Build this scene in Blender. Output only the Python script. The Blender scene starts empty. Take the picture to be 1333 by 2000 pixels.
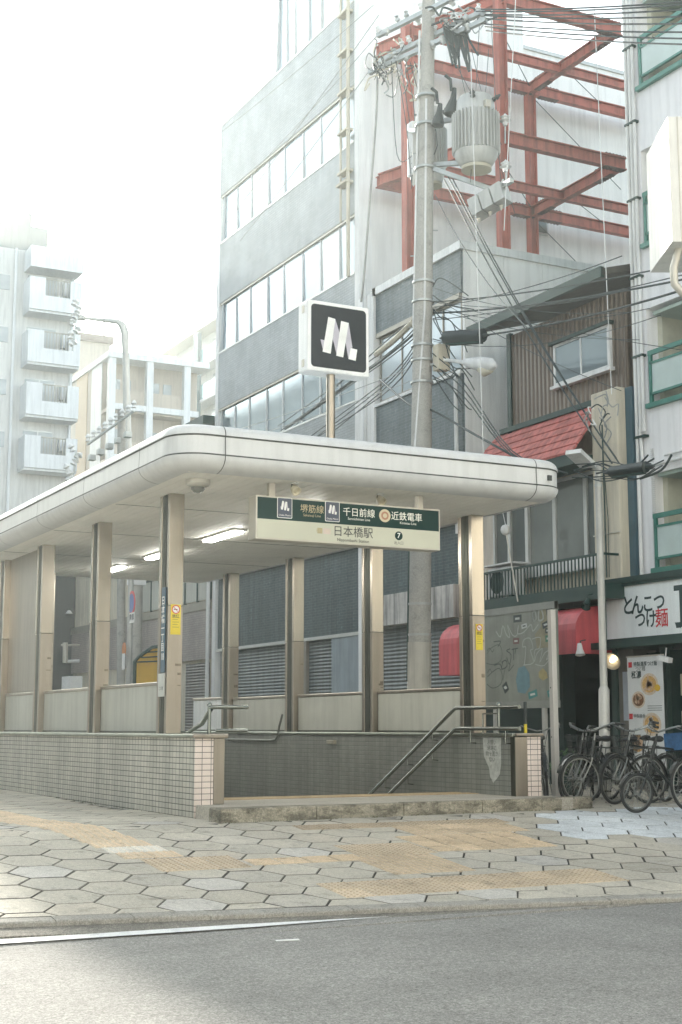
import bpy, bmesh, math, random
from mathutils import Vector, Matrix
random.seed(7)
R = math.radians
sc = bpy.context.scene
COL = sc.collection
# ---------------------------------------------------------------- camera
EYE, YAW, PITCH, FPX = 1.04, R(27.5), R(8.6), 2778.0
cam = bpy.data.cameras.new('camera')
cam.sensor_fit = 'VERTICAL'; cam.sensor_height = 36.0; cam.lens = 36.0*FPX/2000.0
cam.clip_start = 0.1; cam.clip_end = 2000
camo = bpy.data.objects.new('camera', cam); COL.objects.link(camo)
camo.location = (0, 0, EYE)
camo.rotation_euler = (R(90)+PITCH, 0, -YAW)
sc.camera = camo
# ---------------------------------------------------------------- sky, sun, exposure
SUN_AZ, SUN_EL = R(2.5), R(19)
w = bpy.data.worlds.new('World'); sc.world = w; w.use_nodes = True
nt = w.node_tree
sky = nt.nodes.new('ShaderNodeTexSky'); sky.sky_type = 'NISHITA'; sky.sun_disc = False
sky.sun_elevation = SUN_EL; sky.sun_rotation = SUN_AZ
sky.air_density = 0.6; sky.dust_density = 1.2; sky.ozone_density = 1.0
bg = nt.nodes['Background']; bg.inputs['Strength'].default_value = 0.15
hs = nt.nodes.new('ShaderNodeHueSaturation'); hs.inputs['Saturation'].default_value = .38     # thin overcast: a paler sky
tn = nt.nodes.new('ShaderNodeMix'); tn.data_type = 'RGBA'; tn.blend_type = 'MULTIPLY'; tn.inputs[0].default_value = 1; tn.inputs[7].default_value = (.945, 1, .955, 1)
nt.links.new(sky.outputs['Color'], hs.inputs['Color']); nt.links.new(hs.outputs['Color'], tn.inputs[6]); nt.links.new(tn.outputs[2], bg.inputs['Color'])
sun = bpy.data.lights.new('sun', 'SUN'); sun.energy = 2.5; sun.angle = R(0.5); sun.color = (1.0, .94, .84)
suno = bpy.data.objects.new('sun', sun); COL.objects.link(suno)
sd = Vector((math.sin(SUN_AZ)*math.cos(SUN_EL), math.cos(SUN_AZ)*math.cos(SUN_EL), math.sin(SUN_EL)))
suno.rotation_euler = sd.to_track_quat('Z', 'Y').to_euler(); suno.location = (0, 40, 60)
sc.view_settings.view_transform = 'Standard'; sc.view_settings.look = 'None'
sc.view_settings.gamma = 1.0; sc.view_settings.exposure = 2.05
cy = sc.cycles
cy.use_denoising = True; cy.max_bounces = 6; cy.diffuse_bounces = 4; cy.glossy_bounces = 3
cy.transmission_bounces = 4; cy.volume_bounces = 0; cy.transparent_max_bounces = 8
cy.sample_clamp_indirect = 6.0; cy.caustics_reflective = False; cy.caustics_refractive = False
# ---------------------------------------------------------------- surveying helpers (photo pixel -> point on a known plane)
_f = Vector((math.sin(YAW)*math.cos(PITCH), math.cos(YAW)*math.cos(PITCH), math.sin(PITCH)))
_r = Vector((math.cos(YAW), -math.sin(YAW), 0)); _u = _r.cross(_f)
E0 = Vector((0, 0, EYE))
def ray(x, y): return _f + _r*((x-666.5)/FPX) + _u*((1000-y)/FPX)
def PX(x, y, v): d = ray(x, y); return E0 + d*(v/d.x)
def PY(x, y, v): d = ray(x, y); return E0 + d*(v/d.y)
def PZ(x, y, v): d = ray(x, y); return E0 + d*((v-EYE)/d.z)
_h = Vector((math.sin(YAW), math.cos(YAW), 0))
def PD(x, y, v): d = ray(x, y); return E0 + d*(v/d.dot(_h))
def px_of(p):
    q = Vector(p)-E0; d = q.dot(_f)
    return (666.5+FPX*q.dot(_r)/d, 1000-FPX*q.dot(_u)/d) if d > .1 else (-9e9, 0)
SLOPE, HINGE = .099, 14.8
def gz(y): return SLOPE*(y-HINGE) if y < HINGE else 0.0
# ---------------------------------------------------------------- materials
MATS = {}
def nodes_of(m):
    m.use_nodes = True; t = m.node_tree; b = t.nodes['Principled BSDF']
    return t, t.nodes, t.links, b
def wall_uv(n, l):
    g = n.new('ShaderNodeNewGeometry'); s = n.new('ShaderNodeSeparateXYZ'); l.new(g.outputs['Position'], s.inputs[0])
    q = n.new('ShaderNodeSeparateXYZ'); l.new(g.outputs['True Normal'], q.inputs[0])
    a = n.new('ShaderNodeMath'); a.operation = 'ABSOLUTE'; l.new(q.outputs[0], a.inputs[0])
    c = n.new('ShaderNodeMath'); c.operation = 'GREATER_THAN'; c.inputs[1].default_value = .6; l.new(a.outputs[0], c.inputs[0])
    m = n.new('ShaderNodeMix'); m.data_type = 'FLOAT'; l.new(c.outputs[0], m.inputs[0]); l.new(s.outputs[0], m.inputs[2]); l.new(s.outputs[1], m.inputs[3])
    k = n.new('ShaderNodeCombineXYZ'); l.new(m.outputs[0], k.inputs[0]); l.new(s.outputs[2], k.inputs[1])
    return k.outputs[0], g.outputs['Position']
def noise(n, l, pos, scale, stretch=None, detail=4, rough=.6):
    t = n.new('ShaderNodeTexNoise'); t.inputs['Scale'].default_value = scale; t.inputs['Detail'].default_value = detail
    t.inputs['Roughness'].default_value = rough
    if stretch:
        mp = n.new('ShaderNodeVectorMath'); mp.operation = 'MULTIPLY'; mp.inputs[1].default_value = stretch
        l.new(pos, mp.inputs[0]); pos = mp.outputs[0]
    l.new(pos, t.inputs['Vector']); return t.outputs['Fac']
def mul_col(n, l, col, fac, lo, hi, a=.3, b=.7):
    mr = n.new('ShaderNodeMapRange'); mr.inputs[1].default_value = a; mr.inputs[2].default_value = b
    mr.inputs[3].default_value = lo; mr.inputs[4].default_value = hi; l.new(fac, mr.inputs[0])
    m = n.new('ShaderNodeMix'); m.data_type = 'RGBA'; m.blend_type = 'MULTIPLY'; m.inputs[0].default_value = 1
    l.new(col, m.inputs[6]); l.new(mr.outputs[0], m.inputs[7]); return m.outputs[2]
def M(name, col, rough=.6, metal=0., var=.12, scale=3., streak=0., bump=0., bscale=60., emit=0., spec=.5, attr=False, coat=0., fine=0.):
    if name in MATS: return MATS[name]
    m = bpy.data.materials.new(name); t, n, l, b = nodes_of(m)
    g = n.new('ShaderNodeNewGeometry'); pos = g.outputs['Position']
    rgb = n.new('ShaderNodeRGB'); rgb.outputs[0].default_value = (*col, 1); c = rgb.outputs[0]
    if attr:
        at = n.new('ShaderNodeVertexColor'); at.layer_name = 'col'; c = at.outputs[0]
    if var: c = mul_col(n, l, c, noise(n, l, pos, scale), 1-var, 1+var)
    if fine: c = mul_col(n, l, c, noise(n, l, pos, 160, None, 2), 1-fine, 1+fine)
    if streak: c = mul_col(n, l, c, noise(n, l, pos, 1, (7, 7, .5)), 1-streak, 1.0, .38, .55)
    l.new(c, b.inputs['Base Color'])
    b.inputs['Roughness'].default_value = rough; b.inputs['Metallic'].default_value = metal
    b.inputs['Specular IOR Level'].default_value = spec
    if coat: b.inputs['Coat Weight'].default_value = coat
    if metal or rough < .5:
        rr = n.new('ShaderNodeMapRange'); rr.inputs[3].default_value = rough*.85; rr.inputs[4].default_value = min(1, rough*1.18)
        l.new(noise(n, l, pos, 4, (9, 9, .12)), rr.inputs[0]); l.new(rr.outputs[0], b.inputs['Roughness'])
    if bump:
        bp = n.new('ShaderNodeBump'); bp.inputs['Strength'].default_value = bump; bp.inputs['Distance'].default_value = .01
        l.new(noise(n, l, pos, bscale, None, 3), bp.inputs['Height']); l.new(bp.outputs[0], b.inputs['Normal'])
    if emit:
        b.inputs['Emission Color'].default_value = (*col, 1); b.inputs['Emission Strength'].default_value = emit
    MATS[name] = m; return m
def brick(name, c1, c2, mort, bw, bh, ms=.006, off=.5, rough=.45, streak=.15, bump=.5, spec=.5, spots=0):
    if name in MATS: return MATS[name]
    m = bpy.data.materials.new(name); t, n, l, b = nodes_of(m)
    uv, pos = wall_uv(n, l)
    k = n.new('ShaderNodeTexBrick'); k.offset = off; k.squash = 1; l.new(uv, k.inputs['Vector'])
    k.inputs['Color1'].default_value = (*c1, 1); k.inputs['Color2'].default_value = (*c2, 1); k.inputs['Mortar'].default_value = (*mort, 1)
    k.inputs['Scale'].default_value = 1; k.inputs['Brick Width'].default_value = bw; k.inputs['Row Height'].default_value = bh
    k.inputs['Mortar Size'].default_value = ms; k.inputs['Mortar Smooth'].default_value = .15
    c = mul_col(n, l, k.outputs['Color'], noise(n, l, pos, 1.2), .85, 1.12)
    if spots: c = mul_col(n, l, c, noise(n, l, pos, 9, None, 5, .7), 1, 1+spots, .58, .7)
    if streak: c = mul_col(n, l, c, noise(n, l, pos, 1, (6, 6, .4)), 1-streak, 1.0, .38, .58)
    l.new(c, b.inputs['Base Color']); b.inputs['Roughness'].default_value = rough; b.inputs['Specular IOR Level'].default_value = spec
    iv = n.new('ShaderNodeMath'); iv.operation = 'SUBTRACT'; iv.inputs[0].default_value = 1; l.new(k.outputs['Fac'], iv.inputs[1])
    bp = n.new('ShaderNodeBump'); bp.inputs['Strength'].default_value = bump; bp.inputs['Distance'].default_value = .004
    l.new(iv.outputs[0], bp.inputs['Height']); l.new(bp.outputs[0], b.inputs['Normal'])
    MATS[name] = m; return m
def ribs(name, col, pitch, vertical=True, rough=.55, depth=.6, streak=.2, metal=0):
    if name in MATS: return MATS[name]
    m = bpy.data.materials.new(name); t, n, l, b = nodes_of(m)
    uv, pos = wall_uv(n, l)
    s = n.new('ShaderNodeSeparateXYZ'); l.new(uv, s.inputs[0])
    k = n.new('ShaderNodeMath'); k.operation = 'MULTIPLY'; k.inputs[1].default_value = 2*math.pi/pitch; l.new(s.outputs[0 if vertical else 1], k.inputs[0])
    q = n.new('ShaderNodeMath'); q.operation = 'SINE'; l.new(k.outputs[0], q.inputs[0])
    rgb = n.new('ShaderNodeRGB'); rgb.outputs[0].default_value = (*col, 1)
    c = mul_col(n, l, rgb.outputs[0], noise(n, l, pos, 1.5), .85, 1.12)
    c = mul_col(n, l, c, noise(n, l, pos, 1, (6, 6, .4)), 1-streak, 1.0, .38, .58)
    c = mul_col(n, l, c, q.outputs[0], .62, 1.0, -1, -.6)
    l.new(c, b.inputs['Base Color']); b.inputs['Roughness'].default_value = rough; b.inputs['Metallic'].default_value = metal
    bp = n.new('ShaderNodeBump'); bp.inputs['Strength'].default_value = depth; bp.inputs['Distance'].default_value = .02
    l.new(q.outputs[0], bp.inputs['Height']); l.new(bp.outputs[0], b.inputs['Normal'])
    MATS[name] = m; return m
def ground_mat(name, col, rough, speck=.25, big=.2, bump=.4, attr=False, stain=.25):
    m = bpy.data.materials.new(name); t, n, l, b = nodes_of(m)
    g = n.new('ShaderNodeNewGeometry'); pos = g.outputs['Position']
    if attr:
        at = n.new('ShaderNodeVertexColor'); at.layer_name = 'col'; c = at.outputs[0]
    else:
        rgb = n.new('ShaderNodeRGB'); rgb.outputs[0].default_value = (*col, 1); c = rgb.outputs[0]
    c = mul_col(n, l, c, noise(n, l, pos, .9, None, 6, .65), 1-big, 1+big)
    c = mul_col(n, l, c, noise(n, l, pos, 95, None, 3, .7), 1-speck, 1+speck*1.3, .35, .68)
    c = mul_col(n, l, c, noise(n, l, pos, 33, None, 3, .7), 1-speck*.5, 1+speck*.5, .35, .65)
    if stain: c = mul_col(n, l, c, noise(n, l, pos, 5 if stain < .6 else 3.2, (1, 1, 1) if stain < .6 else (1, 1, 2.2), 6, .75), 1-stain, 1.0, .34 if stain < .6 else .40, .46 if stain < .6 else .56)
    l.new(c, b.inputs['Base Color']); b.inputs['Roughness'].default_value = rough; b.inputs['Specular IOR Level'].default_value = .1
    bp = n.new('ShaderNodeBump'); bp.inputs['Strength'].default_value = bump; bp.inputs['Distance'].default_value = .006
    l.new(noise(n, l, pos, 110, None, 4, .7), bp.inputs['Height']); l.new(bp.outputs[0], b.inputs['Normal'])
    MATS[name] = m; return m
# ---------------------------------------------------------------- mesh helpers
class MB:
    def __init__(s): s.v = []; s.f = []; s.c = []; s.col = None
    def add(s, vs, fs):
        o = len(s.v); s.v += [tuple(p) for p in vs]; s.f += [tuple(i+o for i in q) for q in fs]; s.c += [s.col]*len(fs); return s
    def box(s, x0, x1, y0, y1, z0, z1):
        return s.add([(x0,y0,z0),(x1,y0,z0),(x1,y1,z0),(x0,y1,z0),(x0,y0,z1),(x1,y0,z1),(x1,y1,z1),(x0,y1,z1)],
                     [(0,3,2,1),(4,5,6,7),(0,1,5,4),(1,2,6,5),(2,3,7,6),(3,0,4,7)])
    def bbox(s, x0, x1, y0, y1, z0, z1, b=.01):
        # box with chamfered edges
        bm = bmesh.new(); bmesh.ops.create_cube(bm, size=1)
        for v in bm.verts: v.co = Vector(((x0+x1)/2+v.co.x*(x1-x0), (y0+y1)/2+v.co.y*(y1-y0), (z0+z1)/2+v.co.z*(z1-z0)))
        bmesh.ops.bevel(bm, geom=bm.edges[:], offset=b, segments=2, affect='EDGES', profile=.5)
        bm.verts.ensure_lookup_table(); bm.verts.index_update()
        s.add([v.co for v in bm.verts], [tuple(v.index for v in f.verts) for f in bm.faces]); bm.free(); return s
    def obox(s, c, a, b, d):
        c, a, b, d = map(Vector, (c, a, b, d))
        return s.add([c-a-b-d, c+a-b-d, c+a+b-d, c-a+b-d, c-a-b+d, c+a-b+d, c+a+b+d, c-a+b+d],
                     [(0,3,2,1),(4,5,6,7),(0,1,5,4),(1,2,6,5),(2,3,7,6),(3,0,4,7)])
    def bar(s, p, q, w, h, up=(0,0,1)):
        p, q = Vector(p), Vector(q); d = q-p; a = d.cross(Vector(up)).normalized(); b = a.cross(d).normalized()
        return s.obox((p+q)/2, d/2, a*(w/2), b*(h/2))
    def prism(s, pts, vec):
        vec = Vector(vec); n = len(pts); P = [Vector(p) for p in pts]
        return s.add(P+[p+vec for p in P], [tuple(range(n)), tuple(range(2*n-1, n-1, -1))]+[(i, (i+1) % n, n+(i+1) % n, n+i) for i in range(n)])
    def quad(s, *p): return s.add(p, [tuple(range(len(p)))])
    def tube(s, pts, r, n=8):
        P = [Vector(p) for p in pts]; k = len(P); rr = r if isinstance(r, (list, tuple)) else [r]*k
        t = [(P[min(i+1, k-1)]-P[max(i-1, 0)]).normalized() for i in range(k)]
        ref = Vector((0,0,1)) if abs(t[0].z) < .9 else Vector((1,0,0))
        a = t[0].cross(ref).normalized(); vs = []
        for i in range(k):
            a = (a - t[i]*a.dot(t[i])).normalized(); b = t[i].cross(a)
            for j in range(n):
                an = 2*math.pi*j/n; vs.append(P[i]+(a*math.cos(an)+b*math.sin(an))*rr[i])
        fs = [(i*n+j, i*n+(j+1) % n, (i+1)*n+(j+1) % n, (i+1)*n+j) for i in range(k-1) for j in range(n)]
        fs += [tuple(range(n-1, -1, -1)), tuple((k-1)*n+j for j in range(n))]
        return s.add(vs, fs)
    def lathe(s, prof, o, ax=(0,0,1), n=24):
        o = Vector(o); ax = Vector(ax).normalized(); ref = Vector((1,0,0)) if abs(ax.x) < .9 else Vector((0,1,0))
        a = ax.cross(ref).normalized(); b = ax.cross(a); vs = []
        for r, h in prof:
            for j in range(n):
                an = 2*math.pi*j/n; vs.append(o+ax*h+(a*math.cos(an)+b*math.sin(an))*max(r, 1e-4))
        k = len(prof)
        fs = [(i*n+j, i*n+(j+1) % n, (i+1)*n+(j+1) % n, (i+1)*n+j) for i in range(k-1) for j in range(n)]
        fs += [tuple(range(n-1, -1, -1)), tuple((k-1)*n+j for j in range(n))]
        return s.add(vs, fs)
    def ring(s, c, ax, R_, r, n=40, m=8, arc=(0, 2*math.pi)):
        c = Vector(c); ax = Vector(ax).normalized(); ref = Vector((0,0,1)) if abs(ax.z) < .9 else Vector((1,0,0))
        a = ax.cross(ref).normalized(); b = ax.cross(a)
        full = abs(arc[1]-arc[0]) > 6.28
        pts = []
        for i in range(n if full else n+1):
            an = arc[0]+(arc[1]-arc[0])*i/n; d = a*math.cos(an)+b*math.sin(an); pts.append((c+d*R_, d))
        vs = [p+(d*math.cos(2*math.pi*j/m)+ax*math.sin(2*math.pi*j/m))*r for p, d in pts for j in range(m)]
        k = len(pts)
        fs = [(i*m+j, ((i+1) % k)*m+j, ((i+1) % k)*m+(j+1) % m, i*m+(j+1) % m) for i in range(k if full else k-1) for j in range(m)]
        if not full: fs += [tuple(range(m)), tuple((k-1)*m+j for j in range(m-1, -1, -1))]
        return s.add(vs, fs)
    def build(s, name, mat, parent=None, smooth=False, org=None, normals=True):
        me = bpy.data.meshes.new(name)
        if org is None:
            org = Vector((0,0,0)); p = parent
            while p is not None: org = org+p.location; p = p.parent
        org = Vector(org)
        me.from_pydata([tuple(Vector(p)-org) for p in s.v], [], s.f)
        if normals:
            bm = bmesh.new(); bm.from_mesh(me); bmesh.ops.recalc_face_normals(bm, faces=bm.faces[:]); bm.to_mesh(me); bm.free()
        if any(c is not None for c in s.c):
            at = me.attributes.new('col', 'FLOAT_COLOR', 'CORNER'); i = 0; buf = []
            for q, c in zip(s.f, s.c): buf += list(c or (.5,.5,.5,1))*len(q)
            at.data.foreach_set('color', buf)
        me.materials.append(mat)
        if smooth:
            me.polygons.foreach_set('use_smooth', [True]*len(me.polygons)); me.set_sharp_from_angle(angle=R(38))
        o = bpy.data.objects.new(name, me); COL.objects.link(o)
        if parent is not None: o.parent = parent
        return o
def tag(o, label, cat, group=None):
    o['label'] = label; o['category'] = cat
    if group: o['group'] = group
    return o
def struct(o): o['kind'] = 'structure'; return o
def empty(name, loc, label, cat, group=None):
    o = bpy.data.objects.new(name, None); COL.objects.link(o); o.location = Vector(loc); o.empty_display_size = .2
    return tag(o, label, cat, group)
def copy_tree(o, parent=None, pairs=None):
    c = o.copy(); COL.objects.link(c); c.parent = parent
    for ch in list(o.children): copy_tree(ch, c)
    return c
def text(body, size, mat, o, right, up, parent, name='lettering', align='CENTER', bold=0., ext=.0, sx=1.):
    cu = bpy.data.curves.new('t', 'FONT'); cu.body = body; cu.size = 1; cu.align_x = align; cu.align_y = 'CENTER'
    cu.resolution_u = 3; cu.offset = bold
    ob = bpy.data.objects.new('t', cu); COL.objects.link(ob)
    dg = bpy.context.evaluated_depsgraph_get()
    me = bpy.data.meshes.new_from_object(ob.evaluated_get(dg))
    right, up = Vector(right).normalized(), Vector(up).normalized(); nrm = right.cross(up)
    mb = MB(); o = Vector(o)
    mb.add([o+right*(v.co.x*size*sx)+up*(v.co.y*size)+nrm*ext for v in me.vertices], [tuple(p.vertices) for p in me.polygons])
    bpy.data.objects.remove(ob); bpy.data.curves.remove(cu); bpy.data.meshes.remove(me)
    return mb.build(name, mat, parent, normals=False)
def flat(pts2, o, right, up, mat, parent, name, ext=.003):
    right, up = Vector(right).normalized(), Vector(up).normalized(); nrm = right.cross(up); o = Vector(o)
    mb = MB()
    for poly in pts2: mb.prism([o+right*x+up*y+nrm*ext for x, y in poly], -nrm*ext*.9)
    return mb.build(name, mat, parent)
def rrect(w, h, r, n=5):
    out = []
    for cx, cy_, a0 in ((w/2-r, h/2-r, 0), (-w/2+r, h/2-r, 90), (-w/2+r, -h/2+r, 180), (w/2-r, -h/2+r, 270)):
        for i in range(n+1):
            a = R(a0+90*i/n); out.append((cx+r*math.cos(a), cy_+r*math.sin(a)))
    return out
def disc(x, y, rx, ry=None, n=24): ry = ry or rx; return [(x+rx*math.cos(2*math.pi*i/n), y+ry*math.sin(2*math.pi*i/n)) for i in range(n)]
def sag(p, q, s, n=14): p, q = Vector(p), Vector(q); return [p.lerp(q, i/n)-Vector((0, 0, s*4*(i/n)*(1-i/n))) for i in range(n+1)]
# ================================================================ GROUND
m_pave = ground_mat('pavement_base', (.17,.165,.15), .9)
m_joint = ground_mat('joint_dirt', (.045,.043,.037), .95)
m_hex = ground_mat('hex_paver', (.4,.37,.32), .8, .22, .16, .35, attr=True, stain=.3)
m_road = ground_mat('asphalt', (.275,.266,.246), .78, .42, .16, .8, stain=.12)
m_gut = ground_mat('gutter_concrete', (.22,.205,.175), .9, .5, .2, .9, stain=.4)
m_kerb = ground_mat('kerb_concrete', (.33,.315,.28), .85, .25, .15, .5, stain=.35)
m_line = ground_mat('road_paint', (.72,.72,.7), .7, .12, .08, .3, stain=.2)
m_tac = ground_mat('tactile_tile', (.5,.4,.26), .75, .18, .12, .3, attr=True, stain=.3)
def yk(x): return 10.97-.111*(x-2.82)          # back edge of the kerb
ZR = -.478
g = MB()
zg = -.022
g.quad((-250,HINGE,zg),(6.3,HINGE,zg),(6.3,600,zg),(-250,600,zg))
g.quad((11.0,HINGE,zg),(250,HINGE,zg),(250,600,zg),(11.0,600,zg))
g.quad((6.3,27.4,zg),(11.0,27.4,zg),(11.0,600,zg),(6.3,600,zg))
g.quad((6.3,HINGE,zg),(11.0,HINGE,zg),(11.0,16.9,zg),(6.3,16.9,zg))
struct(g.build('ground', m_pave, normals=False))
s = MB()
xs = [-40+i*4 for i in range(24)]
for a, b in zip(xs, xs[1:]):
    s.quad((a,yk(a),gz(yk(a))-.009),(b,yk(b),gz(yk(b))-.009),(b,HINGE,-.009),(a,HINGE,-.009))
struct(s.build('sidewalk_bed', m_joint, normals=False))
r = MB(); r.quad((-250,-120,ZR),(250,-120,ZR),(250,10.0,ZR),(-250,10.0,ZR))
for a, b in zip(xs, xs[1:]): pass
r2 = MB()
ROADN = 10.0
for a, b in zip(xs, xs[1:]):
    ya, yb = yk(a)-.5, yk(b)-.5
    if ya > ROADN or yb > ROADN:
        r.quad((a,ROADN,ZR),(b,ROADN,ZR),(b,max(yb,ROADN),ZR+.02),(a,max(ya,ROADN),ZR+.02))
    # gutter apron and kerb strip, both as solid strips
    r2.prism([(a,ya,gz(ya)-.02),(a,ya,-.62),(a,yk(a)-.13,-.62),(a,yk(a)-.13,gz(yk(a))-.055)], (b-a, yk(b)-yk(a), 0) if False else (b-a, yb-ya, gz(yb)-gz(ya)))
struct(r.build('road', m_road, normals=False))
struct(r2.build('gutter', m_gut))
kb = MB()
for i in range(40):
    a = -4+i*.6; b = a+.595; d = Vector((b-a, yk(b)-yk(a), gz(yk(b))-gz(yk(a))))
    y0, y1 = yk(a)-.14, yk(a)+.004; j = random.uniform(-.004, .004)
    kb.prism([(a,y0,-.6),(a,y0,gz(y0)-.012+j),(a,y0+.012,gz(y0)+j),(a,y1,gz(y1)+j),(a,y1,-.6)], d)
struct(kb.build('kerb', m_kerb))
# hexagonal pavers: every slab a bevelled plate of its own height and tone
def clip(poly, fn):
    out = []
    for i in range(len(poly)):
        p, q = poly[i], poly[(i+1) % len(poly)]; a, b = fn(p), fn(q)
        if a >= 0: out.append(p)
        if a*b < 0:
            t = a/(a-b); out.append((p[0]+(q[0]-p[0])*t, p[1]+(q[1]-p[1])*t))
    return out
TAC = []      # (x0, x1, y0, y1, kind)
def shift(y): return 0 if y > 16 else (.5*(16-y)/3.4)
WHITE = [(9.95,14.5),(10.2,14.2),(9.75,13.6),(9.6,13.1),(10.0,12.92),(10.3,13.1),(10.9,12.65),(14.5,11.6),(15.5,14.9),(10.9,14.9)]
def inside(p, poly):
    c = False
    for i in range(len(poly)):
        a, b = poly[i], poly[i-1]
        if (a[1] > p[1]) != (b[1] > p[1]) and p[0] < (b[0]-a[0])*(p[1]-a[1])/(b[1]-a[1])+a[0]: c = not c
    return c
hx = MB(); S_ = .3; H_ = S_*math.sqrt(3)
def plate(mb, poly, gap, hz, tx, ty, inset=.008, grime_shade=None):
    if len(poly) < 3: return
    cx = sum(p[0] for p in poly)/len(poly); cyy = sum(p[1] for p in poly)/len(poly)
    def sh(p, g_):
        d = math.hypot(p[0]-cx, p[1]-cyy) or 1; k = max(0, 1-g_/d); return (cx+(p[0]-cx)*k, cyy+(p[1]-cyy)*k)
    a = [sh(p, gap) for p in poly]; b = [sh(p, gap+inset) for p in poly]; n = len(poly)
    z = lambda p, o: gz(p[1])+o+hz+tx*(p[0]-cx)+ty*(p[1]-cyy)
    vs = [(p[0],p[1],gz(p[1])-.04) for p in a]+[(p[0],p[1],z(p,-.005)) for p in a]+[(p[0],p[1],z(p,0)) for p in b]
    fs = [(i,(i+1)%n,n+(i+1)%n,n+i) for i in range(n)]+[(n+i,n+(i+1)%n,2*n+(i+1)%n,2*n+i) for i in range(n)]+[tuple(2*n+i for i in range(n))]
    if grime_shade is None: mb.add(vs, fs)
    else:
        top = mb.col; mb.col = grime_shade; mb.add(vs, fs[:-1]); mb.col = top; o = len(mb.v)-3*n; mb.f.append(tuple(o+2*n+i for i in range(n))); mb.c.append(top)      # grimy arrises, darkened further as painted joint shadow
rnd = random.Random(3); TH = -.07
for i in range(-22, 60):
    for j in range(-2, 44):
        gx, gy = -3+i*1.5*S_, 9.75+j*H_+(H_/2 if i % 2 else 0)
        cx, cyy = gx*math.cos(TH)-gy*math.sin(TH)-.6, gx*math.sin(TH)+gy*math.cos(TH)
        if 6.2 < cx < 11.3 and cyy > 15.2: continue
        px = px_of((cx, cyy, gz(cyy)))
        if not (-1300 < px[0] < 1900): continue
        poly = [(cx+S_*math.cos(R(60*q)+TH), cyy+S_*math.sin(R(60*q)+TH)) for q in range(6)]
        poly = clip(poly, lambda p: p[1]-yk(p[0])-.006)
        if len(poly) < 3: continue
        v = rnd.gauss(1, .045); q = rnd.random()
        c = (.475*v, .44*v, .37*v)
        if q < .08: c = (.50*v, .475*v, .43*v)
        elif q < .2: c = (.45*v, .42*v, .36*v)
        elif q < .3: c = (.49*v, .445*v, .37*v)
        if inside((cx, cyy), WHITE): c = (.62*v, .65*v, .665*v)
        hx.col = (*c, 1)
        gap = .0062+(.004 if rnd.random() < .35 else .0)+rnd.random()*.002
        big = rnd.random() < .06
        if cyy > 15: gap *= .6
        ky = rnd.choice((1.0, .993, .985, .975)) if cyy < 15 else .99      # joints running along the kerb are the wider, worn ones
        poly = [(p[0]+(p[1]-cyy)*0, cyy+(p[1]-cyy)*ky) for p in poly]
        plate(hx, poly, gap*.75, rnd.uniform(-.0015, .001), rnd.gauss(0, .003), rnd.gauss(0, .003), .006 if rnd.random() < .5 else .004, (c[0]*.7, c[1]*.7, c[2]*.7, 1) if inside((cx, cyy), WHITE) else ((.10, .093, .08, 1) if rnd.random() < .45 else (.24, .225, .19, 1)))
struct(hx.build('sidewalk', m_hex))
# tactile paving tiles (30 cm, warning domes and guiding bars), proud of the slabs
tc = MB(); T_ = .3
def tile(x, y, kind, tone):
    # x, y the corner
    tc.col = (.53*tone, .43*tone, .31*tone, 1) if kind != 'pale' else (.56*tone, .53*tone, .47*tone, 1)
    hz = rnd.uniform(.002, .006); e = .002
    q = [(x+e,y+e),(x+T_-e,y+e),(x+T_-e,y+T_-e),(x+e,y+T_-e)]
    plate(tc, q, .004, hz, rnd.gauss(0,.003), rnd.gauss(0,.003), .004)
    z0 = hz
    base = tc.col; k_ = .74 if kind == 'dots' else 1.12
    tc.col = (base[0]*k_, base[1]*k_*.97, base[2]*k_*.93, 1)
    if kind == 'dots':
        for a in range(5):
            for b in range(5):
                cx, cyy = x+T_*(a+.5)/5, y+T_*(b+.5)/5; z = gz(cyy)+z0-.001
                vs = []; 
                for rr, h in ((.0135, 0), (.0075, .006)):
                    vs += [(cx+rr*math.cos(R(60*k)), cyy+rr*math.sin(R(60*k)), z+h) for k in range(6)]
                tc.add(vs, [(k,(k+1)%6,6+(k+1)%6,6+k) for k in range(6)]+[tuple(range(6,12))])
    else:
        for a in range(4):
            o = T_*(a+.5)/4
            if kind in ('barsY', 'pale'): x0, x1, y0, y1 = x+o-.013, x+o+.013, y+.015, y+T_-.015
            else: x0, x1, y0, y1 = x+.015, x+T_-.015, y+o-.013, y+o+.013
            z = lambda yy, h: gz(yy)+z0+h
            i = .006
            vs = [(x0,y0,z(y0,-.002)),(x1,y0,z(y0,-.002)),(x1,y1,z(y1,-.002)),(x0,y1,z(y1,-.002)),
                  (x0+i,y0+i,z(y0,.006)),(x1-i,y0+i,z(y0,.006)),(x1-i,y1-i,z(y1,.006)),(x0+i,y1-i,z(y1,.006))]
            tc.add(vs, [(0,1,5,4),(1,2,6,5),(2,3,7,6),(3,0,4,7),(4,5,6,7)])
def area(x0, y0, nx, ny, kind, base=1.):
    for i in range(nx):
        for j in range(ny): tile(x0+i*T_, y0+j*T_, kind, base*rnd.gauss(1, .06))
for j in range(24):                     # guiding strip running back along the entrance, bending at the near end
    y = 13.0+j*T_; xo = 4.05+shift(y)
    for i in range(2): tile(xo+i*T_, y, 'pale' if (j in (1,) ) else 'barsY', 1.12*rnd.gauss(1,.05))
area(4.62, 12.35, 3, 2, 'dots', 1.05); 
area(5.56, 12.42, 4, 1, 'barsX', 1.0)
area(6.78, 12.62, 3, 2, 'dots', .98)
area(6.65, 11.70, 3, 3, 'barsY', .98)
area(5.74, 10.92, 10, 2, 'dots', 1.0)
area(7.7, 12.66, 5, 3, 'barsX', .95); area(8.0, 13.6, 5, 2, 'barsY', .95)
area(6.9, 14.15, 9, 1, 'dots', .8)
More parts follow.
